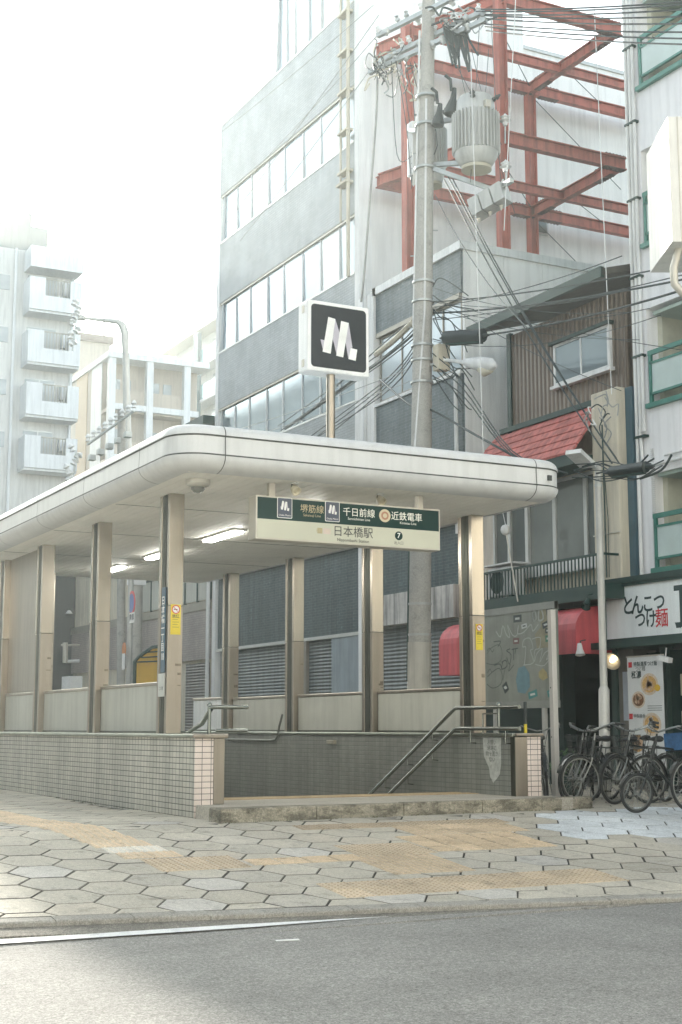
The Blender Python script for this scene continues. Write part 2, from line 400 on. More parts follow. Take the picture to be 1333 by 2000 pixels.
struct(tc.build('tactile_paving', m_tac))
# white edge line
ln = MB(); z = ZR+.024
up, lo = [], []
for i in range(15):
    t = i/14; x = -3+t*8.75; yc = 10.30-.028*(x-2.6); wd = .10*(1 if x < 4.4 else max(.03, (5.78-x)/1.38))
    up.append((x, yc+wd, z)); lo.append((x, yc-wd, z))
for i in range(14): ln.quad(lo[i], lo[i+1], up[i+1], up[i])
struct(ln.build('road_line', m_line, normals=False))
# ================================================================ SUBWAY ENTRANCE
m_tile = brick('grey_wall_tile', (.54,.52,.45), (.47,.455,.395), (.055,.055,.05), .113, .068, .005, 0, .5, .2, .5, .25)
m_tilep = brick('pale_pink_tile', (.72,.62,.56), (.66,.57,.515), (.07,.06,.05), .113, .068, .004, 0, .3, .1, .5)
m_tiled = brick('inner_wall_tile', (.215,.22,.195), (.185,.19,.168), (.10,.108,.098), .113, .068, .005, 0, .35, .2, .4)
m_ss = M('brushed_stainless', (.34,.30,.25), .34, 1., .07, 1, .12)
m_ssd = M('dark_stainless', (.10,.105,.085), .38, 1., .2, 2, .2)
m_cop = M('coping_steel', (.34,.36,.31), .4, .9, .15, 3, .1)
m_chrome = M('handrail_steel', (.20,.215,.195), .25, 1., .05)
m_panel = M('frosted_panel', (.46,.465,.41), .4, 0., .08, 1.2, .12)
m_panelw = M('frosted_panel_lit', (.72,.75,.75), .35, 0., .06, 1.2, .1)  # same frosted panel, its stronger lighting put into a paler colour
m_fascia = M('fascia_enamel', (.64,.65,.645), .38, 0., .06, .6, .08)
m_seam = M('dark_rubber_seam', (.06,.065,.06), .7)
m_soff = M('soffit_slat', (.92,.90,.83), .5, 0., .08, 1.0, .0)
m_gap = M('soffit_gap', (.10,.10,.085), .8)
m_gran = ground_mat('weathered_granite', (.31,.285,.225), .85, .35, .25, .6, stain=.6)
m_grant = ground_mat('granite_tread', (.42,.39,.33), .8, .25, .2, .4, stain=.2)
m_nose = ground_mat('yellowish_landing', (.42,.31,.18), .8, .2, .15, .3, stain=.2)
m_tube = M('lit_tube', (1, .98, .92), .4, emit=14.0, var=0)
m_white = M('white_paint', (.78,.78,.76), .4, 0, .05)
m_dkgreen = M('dark_green_panel', (.022,.10,.088), .3, 0, .06)
XL0, XL1, XR0, XR1, YE, ZC = 6.24, 6.61, 10.72, 11.12, 15.66, .96
YB, ZS = 27.4, 4.0
ent = empty('subway_entrance', (8.6, 15.66, 0), 'open subway stair entrance with white rounded canopy, steel columns and tiled low walls', 'subway entrance')
def wall(x0, x1, outer, matside, matin):
    wmb = MB().box(x0, x1, YE+.004, YB, 0 if True else -3, ZC-.05)
    return wmb
# left low wall: grey outer tile, pink end tile, steel jamb
lw = MB().box(XL0, XL1-.02, YE+.012, YB, -.3, ZC-.045).build('low_wall', m_tile, ent)
MB().box(XL0-.002, XL0+.23, YE, YE+.012, -.1, ZC-.045).build('end_tiling', m_tilep, lw)
MB().bbox(XL0+.235, XL1, YE-.006, YE+.10, .15, ZC-.045, .006).build('steel_jamb', m_ss, lw)
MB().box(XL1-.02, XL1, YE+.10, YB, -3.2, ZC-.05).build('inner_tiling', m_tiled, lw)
cp = MB().bbox(XL0-.03, XL1+.03, YE+.02, YB, ZC-.045, ZC, .012).build('coping', m_cop, lw)
MB().bbox(XL0-.035, XL1+.035, YE-.04, YE+.02, ZC-.05, ZC+.003, .012).build('coping_end', m_ss, cp)
rw = MB().box(XR0+.02, XR1, YE+.012, YB, -.3, ZC-.045).build('low_wall', m_tile, ent)
MB().box(XR0+.19, XR1+.002, YE, YE+.012, .0, ZC-.045).build('end_tiling', m_tilep, rw)
MB().bbox(XR0, XR0+.186, YE-.006, YE+.1, .15, ZC-.045, .006).build('steel_jamb', m_ss, rw)
MB().bbox(XR0-.012, XR0+.0, YE-.0, YE+.10, .15, ZC-.045, .004).build('jamb_return', m_ssd, rw)
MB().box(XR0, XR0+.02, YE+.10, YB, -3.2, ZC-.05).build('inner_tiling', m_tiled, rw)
cp = MB().bbox(XR0-.03, XR1+.03, YE+.02, YB, ZC-.045, ZC, .012).build('coping', m_cop, rw)
MB().bbox(XR0-.0, XR1+.035, YE-.04, YE+.02, ZC-.04, ZC+.003, .012).build('coping_end', m_ss, cp)
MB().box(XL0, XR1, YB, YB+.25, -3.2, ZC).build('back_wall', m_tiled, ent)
# landing, stairs, granite kerb stones
land = MB().box(XL0+.02, XR1+.1, YE-.55, YE+.005, -.3, .147)
land.box(XL1, XR0, YE+.005, 17.0, -.3, .147)
landing = land.build('landing', m_grant, ent)
MB().box(XL1, XR0, 17.0, 17.1, -.3, .151).build('nosing', m_nose, landing)
MB().box(XL1, XR0, 16.55, 16.85, .1475, .153).build('nosing', m_nose, landing)
stp = MB()
for i in range(22): stp.box(XL1, XR0, 17.1+i*.32, 17.1+(i+1)*.32, -4.2, .147-(i+1)*.16)
stp.build('stair_flight', m_grant, ent)
xs_ = [6.19, 7.42, 8.62, 9.78, 10.72, 11.63]
for a, b in zip(xs_, xs_[1:]):
    last = b > 11.5; k = MB(); y0 = 14.77+.085*(a-6.19)*.98; y1 = 14.77+.085*(b-6.19)*.98
    y0, y1 = 14.77+(a-6.19)*.07, 14.77+(b-6.19)*.07
    base = -.3; ins = .012
    pts = [(a+.006,y0),(b-.006,y1),(b-.006,YE-.55),(a+.006,YE-.55)]
    if last: pts = [(a+.004,y0),(b-.16,y1-.01),(b-.05,y1+.03),(b,y1+.14),(b,YE-.3),(a+.004,YE-.3)]
    n = len(pts); zt = .15+random.uniform(-.003,.003)
    cxx = sum(p[0] for p in pts)/n; cyy = sum(p[1] for p in pts)/n
    q = [(cxx+(p[0]-cxx)*(1-ins*1.3/max(.3,abs(p[0]-cxx))), cyy+(p[1]-cyy)*(1-ins/max(.1,abs(p[1]-cyy)))) for p in pts]
    k.add([(p[0],p[1],base) for p in pts]+[(p[0],p[1],zt-.014) for p in pts]+[(p[0],p[1],zt) for p in q],
          [(i,(i+1)%n,n+(i+1)%n,n+i) for i in range(n)]+[(n+i,n+(i+1)%n,2*n+(i+1)%n,2*n+i) for i in range(n)]+[tuple(2*n+i for i in range(n)), tuple(range(n))])
    k.build('kerb_stone', m_gran, ent)
# columns: two flanges of bright steel round a dark grooved web
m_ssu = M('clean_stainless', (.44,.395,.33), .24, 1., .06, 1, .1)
m_tape = M('old_tape', (.16,.13,.095), .7, 0, .3, 20)
def column(x0, y0, name='column', wx=.20, wy=.36, zb=ZC, zt=ZS+.02):
    jz = 2.55+random.uniform(-.05,.05)
    c = MB().bbox(x0, x0+wx, y0, y0+.08, zb, jz, .006)
    c.bbox(x0, x0+wx, y0+wy-.08, y0+wy, zb, jz, .006)
    o = c.build(name, m_ss, ent)
    MB().bbox(x0, x0+wx, y0, y0+.08, jz+.004, zt, .006).build('upper_cladding', m_ssu, o)
    MB().bbox(x0, x0+wx, y0+wy-.08, y0+wy, jz+.004, zt, .006).build('upper_cladding', m_ssu, o)
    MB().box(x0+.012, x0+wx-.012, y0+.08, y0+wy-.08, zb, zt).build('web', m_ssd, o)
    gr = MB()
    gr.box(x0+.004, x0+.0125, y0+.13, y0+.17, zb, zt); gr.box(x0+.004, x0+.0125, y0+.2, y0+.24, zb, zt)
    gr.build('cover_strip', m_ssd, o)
    MB().box(x0+.002, x0+wx-.002, y0+.002, y0+.03, jz, jz+.004).build('joint', m_seam, o)
    for q in range(3):
        z_ = random.uniform(1.25, 2.3); h_ = random.choice((.012,.03,.05)); l_ = random.uniform(.03,.09); MB().box(x0+wx-.02-l_, x0+wx-.015, y0-.0015, y0, z_, z_+h_).build('tape_scrap', m_tape, o)
    return o
for y in (16.93, 19.82, 22.75, 25.2): column(6.35, y)
for y in (16.72, 19.62, 22.48, 25.35): column(10.77, y)
column(7.55, 26.9, wx=.22)
# infill panels between the columns, steel cap rail
def infill(x, y0, y1, zt, m, cap=True):
    o = MB().box(x, x+.03, y0+.012, y1-.012, ZC+.03, zt-.05).build('infill_panel', m, ent)
    MB().bbox(x-.015, x+.045, y0, y1, zt-.05, zt, .01).build('cap_rail', m_ss, o)
    MB().box(x-.008, x+.038, y0, y1, ZC, ZC+.03).build('base_rail', m_ssd, o)
for a, b in ((17.29,19.82),(20.18,22.75),(23.11,25.2)): infill(6.44, a, b, 1.62, m_panel)
for a, b in ((17.08,19.62),(19.98,22.48),(22.84,25.35)): infill(10.86, a, b, 1.60, m_panel)
infill(10.86, 25.71, 27.4, 1.62, m_panelw)
tp = MB().box(6.46, 6.50, 23.11, 25.2, 1.63, ZS).build('full_height_panel', m_ss, ent)
# canopy: rounded-corner slab with tubular upper and lower rolls
CX0, CX1, CY0, CY1 = 5.72, 11.30, 15.10, 27.7
def outline(off, rad, n=10):
    x0, x1, y0, y1 = CX0-off, CX1+off, CY0-off, CY1+off; r_ = max(rad+off, .02); out = []
    for cx, cyy, a0 in ((x0+r_,y0+r_,180),(x1-r_,y0+r_,270),(x1-r_,y1-r_,0),(x0+r_,y1-r_,90)):
        for i in range(n+1): a = R(a0+90*i/n); out.append((cx+r_*math.cos(a), cyy+r_*math.sin(a)))
    return out
def sweep(prof, rad=.42, close=False):
    # prof: list of (offset outward, z); skins the canopy edge all round
    mb = MB(); rings = [outline(o, rad) for o, z in prof]; n = len(rings[0])
    vs = [(p[0],p[1],z) for rg, (o, z) in zip(rings, prof) for p in rg]; k = len(prof)
    fs = [(i*n+j,i*n+(j+1)%n,(i+1)*n+(j+1)%n,(i+1)*n+j) for i in range(k-1) for j in range(n)]
    if close: fs += [((k-1)*n+j,(k-1)*n+(j+1)%n,(j+1)%n,j) for j in range(n)]
    return mb.add(vs, fs)
roll = [(-.26,ZS-.004)]+[(-.26+.26*math.sin(R(a)), ZS+.17-.17*math.cos(R(a))) for a in range(15,91,15)]
low = sweep(roll); canopy = low.build('canopy', m_fascia, ent, smooth=True)
z1, z2 = ZS+.17, ZS+.395
sweep([(-.02,z1),(-.015,z1+.022),(-.015,z2),(-.02,z2+.022)]).build('fascia_band', m_fascia, canopy)
for z in (z1, z2): sweep([(-.028,z),(-.008,z+.002),(-.008,z+.02),(-.028,z+.022)]).build('seam', m_seam, canopy)
top = [(-.005,z2+.02)]+[(.02*math.cos(R(a))-.02-.12*(1-math.cos(R(a))), z2+.02+.13*math.sin(R(a))) for a in range(0,91,15)]
sweep(top).build('upper_roll', m_fascia, canopy, smooth=True)
rf = outline(-.14, .42); MB().add([(p[0],p[1],z2+.148) for p in rf], [tuple(range(len(rf)))]).build('roof_deck', m_white, canopy, normals=False)
# vertical panel joints on the edge
def joint_at(p, t):
    vj = MB()
    # p on the outline, t the outward normal
    p = Vector((p[0],p[1],0)); t = Vector((t[0],t[1],0)); sdv = Vector((-t.y,t.x,0))*.006
    pr = [(o, z) for o, z in roll]+[(-.012,z1+.02),(-.012,z2)]+top[1:]
    pr = [(-.26,ZS-.006)]+[(o+.003,z) for o, z in roll[1:]]+[(-.008,z2)]+[(o+.003,z+.002) for o, z in top[1:]]
    for (o0,za),(o1,zb) in zip(pr, pr[1:]):
        a, b = p+t*o0+Vector((0,0,za)), p+t*o1+Vector((0,0,zb)); vj.quad(a-sdv, a+sdv, b+sdv, b-sdv)
    vj.build('panel_joint', m_seam, canopy, normals=False)
for y in (16.35, 18.6, 20.9, 23.2, 25.5): joint_at((CX0, y), (-1,0))
joint_at((6.34, CY0), (0,-1)); joint_at((10.75, CY0), (0,-1))
sf = MB(); x = CX0+.27
while x < CX1-.3: sf.box(x, x+.128, CY0+.27, CY1-.25, ZS-.001, ZS+.02); x += .14
soff = sf.build('soffit', m_soff, canopy)
MB().box(CX0+.24, CX1-.24, CY0+.24, CY1-.24, ZS+.015, ZS+.03).build('soffit_backing', m_gap, soff)
for y in (18.1, 21.0, 24.0): MB().box(CX0+.3, CX1-.3, y, y+.02, ZS-.004, ZS+.0).build('cross_joint', m_gap, soff)
# fluorescent strips on the soffit
m_lens = M('lamp_housing', (.7,.7,.66), .4)
for y0 in (16.9, 19.6, 22.3, 25.0):
    h = MB().bbox(8.35, 8.58, y0-.05, y0+1.3, ZS-.03, ZS-.001, .005).build('ceiling_lamp', m_lens, ent)
    MB().bbox(8.385, 8.545, y0, y0+1.25, ZS-.06, ZS-.03, .01).build('tube', m_tube, h)
# scuffs: metal mark, small sensor box on the fascia
MB().box(10.93, 10.99, CY0-.008, CY0+.01, z1+.08, z1+.15).build('sensor', m_seam, canopy)
# ---------------------------------------------------------------- things fixed to the entrance
cctv = empty('dome_camera', (6.30, 15.85, ZS), 'silver dome camera under the left front corner of the canopy', 'camera')
MB().lathe([(.0,0),(.15,0),(.15,-.05),(.13,-.075),(.085,-.09),(0,-.09)], (6.30,15.85,ZS-.002)).build('housing', M('cam_housing', (.6,.58,.52), .35, .6), cctv, True)
MB().lathe([(.085,-.088),(.08,-.12),(.055,-.15),(.0,-.165)], (6.30,15.85,ZS)).build('dome', M('smoked_dome', (.12,.12,.10), .12), cctv, True)
def spot(p, label):
    s_ = empty('spotlight', p, label, 'lamp'); p = Vector(p)
    MB().lathe([(0,0),(.05,0),(.05,-.02),(0,-.02)], p).build('mount', m_lens, s_)
    MB().tube([p+Vector((-.035,0,-.01)), p+Vector((-.045,0,-.07)), p+Vector((.0,0,-.08))], .007, 6).build('bracket', m_seam, s_)
    d = Vector((.1,-.7,-.6)).normalized()
    MB().lathe([(.0,-.07),(.03,-.07),(.055,.0),(.06,.06),(.05,.06),(.04,.03),(0,.03)], p+Vector((0,0,-.08)), d).build('shade', M('spot_cream', (.6,.55,.42), .4), s_, True)
spot((7.42, 15.48, ZS-.002), 'small cream spotlight above the middle of the hanging station sign')
spot((8.75, 15.72, ZS-.002), 'small cream spotlight above the right end of the hanging station sign')
# handrails
def rail(name, label, runs, posts, brs):
    h = empty(name, (runs[0][0][0], runs[0][0][1], ZC), label, 'handrail')
    for r_ in runs: MB().tube(r_, .026, 12).build('rail', m_chrome, h, True)
    for a, b in posts: MB().tube([a, b], .022, 10).build('post', m_chrome, h, True)
    for a in brs:
        a = Vector(a); MB().tube([a, a+Vector((0,0,-.09)), a+Vector((.09,0,-.10))], .009, 6).build('bracket', m_chrome, h)
    return h
xr = XR0-.09
runs = []
for z in (1.30, 1.02):
    runs.append([(xr,15.42,z),(xr,16.95,z),(xr,16.99,z-.005),(xr,17.6+2.2,z-1.45)])
hr = rail('handrail', 'double steel handrail sloping down beside the right inner wall', runs,
     [((xr,15.9,1.02),(xr,15.9,1.30))], [])
for y in (15.75, 16.6):
    a = Vector((xr,y,1.0)); MB().tube([a, a+Vector((0,0,-.17)), a+Vector((.09,0,-.175))], .009, 6).build('bracket', m_chrome, hr)
for i, y in enumerate((17.6, 18.3, 19.0)):
    for z in (1.30, 1.02):
        zz = z-.005-1.445*(y-16.99)/2.81; a = Vector((xr,y,zz-.02)); MB().tube([a, a+Vector((0,0,-.1)), a+Vector((.09,0,-.11))], .008, 6).build('bracket', m_chrome, hr)
MB().lathe([(0,0),(.035,0),(.035,.03),(.02,.05),(0,.05)], (xr,15.9,1.32)).build('finial', m_chrome, hr, True)
MB().tube([(XR0+.05,16.12,ZC),(XR0+.05,16.12,1.22),(XR0+.05,16.5,1.22),(XR0+.05,16.5,ZC)], .012, 6).build('hoop', m_chrome, hr)
xl = XL1-.13
hl = rail('handrail', 'short steel handrail stub on the left wall end beside the front left column', [[(xl-.02,15.78,1.27),(xl+.05,15.72,1.275),(xl+.45,15.72,1.275)],
     [(xl,15.78,1.25),(xl,16.05,1.08),(xl,16.45,.99)]], [((xl-.02,15.78,ZC),(xl-.02,15.78,1.285))], [])
MB().tube([(xl+.05,15.74,1.0),(xl+.45,15.74,1.0)], .022, 10).build('lower_rail', m_chrome, hl, True)
MB().lathe([(0,0),(.03,0),(.03,.02),(.015,.04),(0,.04)], (xl-.02,15.78,1.29)).build('finial', m_chrome, hl, True)
# cable conduit on the far inner wall
cd = empty('conduit', (XR0-.03, 19.7, .8), 'dark bent conduit running along the inner wall below the second right column', 'conduit')
MB().tube([PX(q_[0],q_[1],XR0-.03) for q_ in ((447,1444),(530,1446),(539,1444),(543,1436),(546,1418),(552,1396))], .02, 8).build('pipe', M('conduit_grey', (.12,.13,.11), .5, .4), cd, True)
MB().bbox(XR0-.06, XR0, 20.75, 21.0, .77, .83, .005).build('junction_box', M('conduit_box', (.3,.28,.22), .5), cd)
# torn notice on the right inner wall
nb = MB(); xn = XR0-.003
py0, py1 = 15.98, 16.42
tp_ = [(xn,py0,.90),(xn,py0+.01,.55),(xn,py0+.05,.42),(xn,py0+.12,.36),(xn,py0+.17,.33),(xn,py0+.2,.30),(xn,py0+.25,.36),(xn,py0+.28,.38),(xn,py0+.3,.50),(xn,py0+.37,.58),(xn,py1-.02,.66),(xn,py1,.90)]
nb.prism(tp_, (-.003,0,0)); no = tag(nb.build('torn_notice', M('old_paper', (.36,.37,.34), .8, 0, .25, 12)), 'torn faded paper notice glued on the right inner wall under the handrail', 'notice')
text('お願い\n通路に\n物を置か\nない', .075, M('faded_ink', (.08,.09,.08), .8), (xn-.005, (py0+py1)/2, .72), (0,-1,0), (0,0,1), no)
# no-smoking stickers on the front columns
m_yel = M('sticker_yellow', (.72,.56,.03), .4); m_red = M('sign_red', (.55,.03,.04), .4); m_ink = M('ink_black', (.02,.022,.022), .5)
def sticker(x, y, z, wd, ht, label):
    o = empty('no_smoking_sticker', (x, y, z), label, 'sticker')
    mb = MB(); mb.box(x-wd/2, x+wd/2, y-.003, y, z-ht/2, z+ht/2); mb.build('sheet', m_yel, o)
    C_ = (x, y-.003, z+ht/2-wd*.46)
    flat([disc(0,0,wd*.40)], C_, (1,0,0), (0,0,1), m_white, o, 'disc', .002)
    ring = []
    N = 28
    rg = MB()
    for i in range(N):
        a, b = 2*math.pi*i/N, 2*math.pi*(i+1)/N; r0, r1 = wd*.32, wd*.41
        rg.quad(*[(C_[0]+rr*math.cos(t), C_[1]-.0045, C_[2]+rr*math.sin(t)) for rr, t in ((r0,a),(r1,a),(r1,b),(r0,b))])
    s45 = wd*.29
    rg.quad(*[(C_[0]+u*.707*s45+v*.707*wd*.03, C_[1]-.0045, C_[2]-u*.707*s45+v*.707*wd*.03) for u, v in ((-1,-1),(1,-1),(1,1),(-1,1))])
    rg.build('ban_ring', m_red, o, normals=False)
    flat([[(-.22*wd,-.03*wd),(.16*wd,-.03*wd),(.16*wd,.04*wd),(-.22*wd,.04*wd)]], C_, (1,0,0), (0,0,1), m_ink, o, 'cigarette', .003)
    text('禁煙', wd*.36, m_ink, (x, y-.0035, z+ht/2-wd*1.12), (1,0,0), (0,0,1), o, bold=.015)
    ls = MB()
    for i in range(5): ls.box(x-wd*.32, x+wd*(.32-.1*(i % 2)), y-.0036, y-.0031, z+ht*.08-i*ht*.085, z+ht*.08-i*ht*.085+.006)
    ls.build('small_print', M('olive_ink', (.25,.22,.03), .6), o)
    return o
sticker(6.452, 16.926, 2.385, .135, .38, 'yellow no smoking sticker on the front left column')
sticker(10.872, 16.716, 2.28, .115, .36, 'yellow no smoking sticker on the front right column')
# address plate on the side of the front left column
ap = empty('address_plate', (6.34, 17.05, 2.2), 'narrow dark blue vertical address plate on the side of the front left column', 'plate')
MB().bbox(6.333, 6.345, 16.99, 17.12, 1.72, 2.80, .003).build('plate', M('plate_blue', (.03,.09,.14), .35), ap)
text('日\n本\n橋\n一\n丁\n目\n18', .118, m_white, (6.331, 17.055, 2.27), (0,-1,0), (0,0,1), ap, bold=.02)
mp = empty('small_notice', (6.34, 17.05, 1.6), 'small pale notice below the blue address plate on the front left column', 'notice')
MB().box(6.335, 6.346, 16.98, 17.2, 1.42, 1.71).build('sheet', M('notice_grey', (.55,.56,.52), .6), mp)
text('ご注意', .05, m_ink, (6.333, 17.09, 1.52), (0,-1,0), (0,0,1), mp)
# ---------------------------------------------------------------- hanging station sign
m_sgrey = M('sign_case', (.55,.52,.45), .45, .3, .08)
m_sgreen = M('sign_green', (.006,.034,.029), .5, 0, .04, spec=.05)
m_scream = M('sign_cream', (.54,.54,.43), .4, 0, .06, 1.5)
m_swhite = M('sign_white', (.80,.81,.78), .4)
m_navy = M('emblem_navy', (.05,.065,.10), .5); m_lil = M('emblem_lilac', (.46,.44,.50), .4)
SY = 15.55
sx0, sx1 = PY(500,1000,SY).x, PY(860,1030,SY).x
sz1, sz0 = PY(500,966,SY).z, PY(500,1052,SY).z
sg = empty('station_sign', ((sx0+sx1)/2, SY, sz1), 'long hanging box sign in green and cream with station and line names', 'sign')
MB().bbox(sx0, sx1, SY, SY+.22, sz0, sz1, .008).build('case', m_sgrey, sg)
for x_ in (sx0+.25, sx1-.25): MB().box(x_-.04, x_+.04, SY+.07, SY+.15, sz1, ZS).build('hanger', m_sgrey, sg)
fr = .022; zm = sz0+(sz1-sz0)*.465
sh = MB(); sh.box(sx0+fr, sx1-fr, SY-.006, SY, zm, sz1-fr); sh.build('green_face', m_sgreen, sg)
MB().box(sx0+fr, sx1-fr, SY-.006, SY, sz0+fr, zm-.001).build('cream_face', m_scream, sg)
W_, H__ = sx1-sx0, sz1-sz0
SR, SU = (1,0,0), (0,0,1)
def sp(u, v, e=.0085): return (sx0+W_*u, SY-e, sz0+H__*v)
MPOLY = dict(w=[[(258,297),(308,305),(275,537),(218,530)],[(350,312),(405,318),(365,550),(315,545)],[(420,482),(467,487),(455,562),(403,556)]],
             g=[[(308,305),(332,372),(340,400),(319,540),(300,468),(290,440)],[(405,318),(432,478),(420,482),(402,552),(386,462),(378,440)],[(203,452),(240,455),(222,522)]])
def emblem(o, hgt, parent, frame=True, mw=m_swhite):
    k = hgt/410.; cx, cyy = 335, 428
    cv = lambda P: [[((x-cx)*k, -(y-cyy)*k) for x, y in q] for q in P]
    flat(cv(MPOLY['w']), o, SR, SU, mw, parent, 'emblem_stroke', .003)
    flat(cv(MPOLY['g']), o, SR, SU, m_lil, parent, 'emblem_fold', .002)
for u in (.147, .398):
    c = Vector(sp(u, .745, .006)); hh = H__*.47
    pl = flat([rrect(hh*.80, hh, .012)], c, SR, SU, m_swhite, sg, 'line_badge', .002)
    flat([rrect(hh*.74, hh*.94, .01)], c+Vector((0,-.002,0)), SR, SU, m_navy, sg, 'badge_ground', .0015)
    emblem(c+Vector((0,-.0037,hh*.1)), hh*.74, sg)
    text('Osaka Metro', hh*.12, m_swhite, c+Vector((0,-.005,-hh*.36)), SR, SU, sg)
m_gold = M('faded_gold', (.48,.40,.24), .5)
text('堺筋線', H__*.205, m_gold, sp(.29,.755), SR, SU, sg); text('Sakaisuji Line', H__*.085, m_gold, sp(.29,.615), SR, SU, sg)
text('千日前線', H__*.215, M('letter_white', (.85,.85,.76), .5), sp(.542,.755), SR, SU, sg, bold=.004); text('Sennichimae Line', H__*.085, MATS['letter_white'], sp(.542,.61), SR, SU, sg)
text('近鉄電車', H__*.215, MATS['letter_white'], sp(.808,.745), SR, SU, sg, bold=.004); text('Kintetsu Line', H__*.085, MATS['letter_white'], sp(.815,.60), SR, SU, sg)
flat([disc(0,0,H__*.155)], sp(.685,.745,.006), SR, SU, M('roundel_cream', (.62,.54,.36), .4), sg, 'roundel', .002)
flat([disc(0,0,H__*.10)], sp(.685,.745,.008), SR, SU, M('roundel_rust', (.42,.2,.12), .4), sg, 'roundel_ring', .002)
flat([disc(0,0,H__*.055)], sp(.685,.745,.010), SR, SU, MATS['roundel_cream'], sg, 'roundel_core', .002)
text('日本橋駅', H__*.265, m_ink, sp(.51,.285), SR, SU, sg, bold=.004); text('Nippombashi Station', H__*.1, m_ink, sp(.51,.1), SR, SU, sg, bold=.01)
flat([[(-.07,-.035),(.0,-.035),(.0,.035),(-.07,.035)]], sp(.345,.28,.006), SR, SU, M('faded_brown_box', (.42,.36,.20), .5), sg, 'station_number_box', .002)
flat([[(.0,-.035),(.10,-.035),(.10,.035),(.0,.035)]], sp(.35,.28,.006), SR, SU, M('faded_pink_box', (.60,.50,.44), .5), sg, 'station_number_box', .002)
text('K17', .05, m_gold, sp(.327,.28,.0095), SR, SU, sg); text('S17', .05, MATS['roundel_cream'], sp(.377,.28,.0095), SR, SU, sg)
flat([disc(0,0,H__*.105)], sp(.762,.29,.006), SR, SU, m_sgreen, sg, 'exit_disc', .002)
text('7', H__*.17, m_swhite, sp(.762,.29,.0095), SR, SU, sg, bold=.02); text('出入口', H__*.085, m_ink, sp(.762,.115), SR, SU, sg)
# ---------------------------------------------------------------- emblem light box on the roof
BY = 17.0
bx0, bx1 = PY(601,650,BY).x, PY(722,660,BY).x
bz1, bz0 = PY(601,583,BY).z, PY(601,722,BY).z
bw, bh = bx1-bx0, bz1-bz0; bc = Vector(((bx0+bx1)/2, BY, (bz0+bz1)/2))
ms = empty('emblem_sign', (bc.x, BY+.12, z2+.148), 'white square light box with folded ribbon emblem on a steel pole above the canopy', 'sign')
MB().bbox(bx0, bx1, BY, BY+.30, bz0, bz1, .025).build('light_box', M('box_white', (.80,.81,.80), .35, 0, .05, 2, .08), ms)
flat([rrect(bw*.885, bh*.885, .055)], bc, SR, SU, M('emblem_charcoal', (.03,.035,.04), .55, spec=.05), ms, 'dark_face', .004)
emblem(bc+Vector((0,-.005,0)), bh*.885, ms)
pxx = PY(654,760,BY).x
MB().tube([(pxx,BY+.12,z2+.1),(pxx,BY+.12,bz0)], .062, 16).build('pole', m_ss, ms, True)
for zz in (bz0+.12, bz1-.12): MB().box(bx0-.012, bx0, BY+.1, BY+.16, zz-.05, zz+.05).build('hinge', m_sgrey, ms)
# ================================================================ BUILDINGS ON THE FAR SIDE OF THE LANE (frontage plane X = FX)
FX = 15.7
m_plast = M('white_plaster', (.87,.86,.83), .7, 0, .06, .5, .10)
m_plast2 = M('cool_white_panel', (.86,.86,.84), .6, 0, .05, .6, .12)
m_cream = M('cream_wall', (.60,.55,.44), .7, 0, .08, 1.2, .18)
m_btile = brick('grey_facade_tile', (.48,.51,.515), (.43,.465,.475), (.32,.34,.345), .235, .068, .006, .5, .55, .05, .35, .2)
m_ntile = brick('slate_blue_tile', (.15,.185,.195), (.115,.15,.162), (.20,.225,.23), .235, .068, .006, .5, .5, .2, .35, .25, spots=.7)
m_ltile = brick('shaded_slate_tile', (.075,.105,.11), (.055,.085,.092), (.115,.145,.15), .235, .068, .006, .5, .5, .25, .35, .2, spots=.8)  # slate tile again, darker: shade of the low storey is in the colour
m_ptile = brick('pinkish_grey_tile', (.36,.31,.285), (.31,.27,.25), (.2,.18,.17), .235, .068, .006, .5, .5, .12, .3)
m_alu = M('aluminium_frame', (.52,.53,.51), .4, .5, .06)
m_brz = M('bronze_frame', (.30,.28,.235), .45, .4, .1)
m_gl = M('window_glass', (.44,.50,.53), .1, .15, .05, .5)
m_gl2 = M('window_glass_blue', (.38,.45,.50), .1, .18, .08, .5); m_gl3 = M('window_glass_blind', (.50,.53,.53), .12, .15, .06, .5)
m_mull = M('mullion_grey', (.66,.69,.69), .5, 0, .06); m_gly2 = M('bay_glass_curtain', (.22,.235,.22), .12, .35, .2, .9); m_gly = M('bay_glass', (.13,.15,.145), .07, .5, .2, .9)
m_gld = M('dark_window_glass', (.10,.13,.13), .08, .2, .1, .8)
m_glb = M('bluish_glass', (.30,.36,.39), .07, .45, .12, .6)
m_shut = ribs('roller_shutter', (.17,.195,.195), .085, False, .5, .7, .25)
m_shut2 = ribs('brown_shutter', (.2,.185,.17), .085, False, .5, .7, .2)
m_side = ribs('brown_siding', (.175,.135,.10), .13, True, .55, .8, .15)
m_wht = M('painted_white_trim', (.70,.71,.70), .5, 0, .08, 2, .15)
m_rust = M('rusty_fascia', (.52,.50,.47), .7, 0, .25, 2.5, .55)
m_dark = M('interior_shade', (.004,.022,.018), .8)  # near-black teal: shade of the unlit interior put into the wall colour
m_dkst = M('dark_painted_steel', (.014,.045,.038), .5, .2, .1)
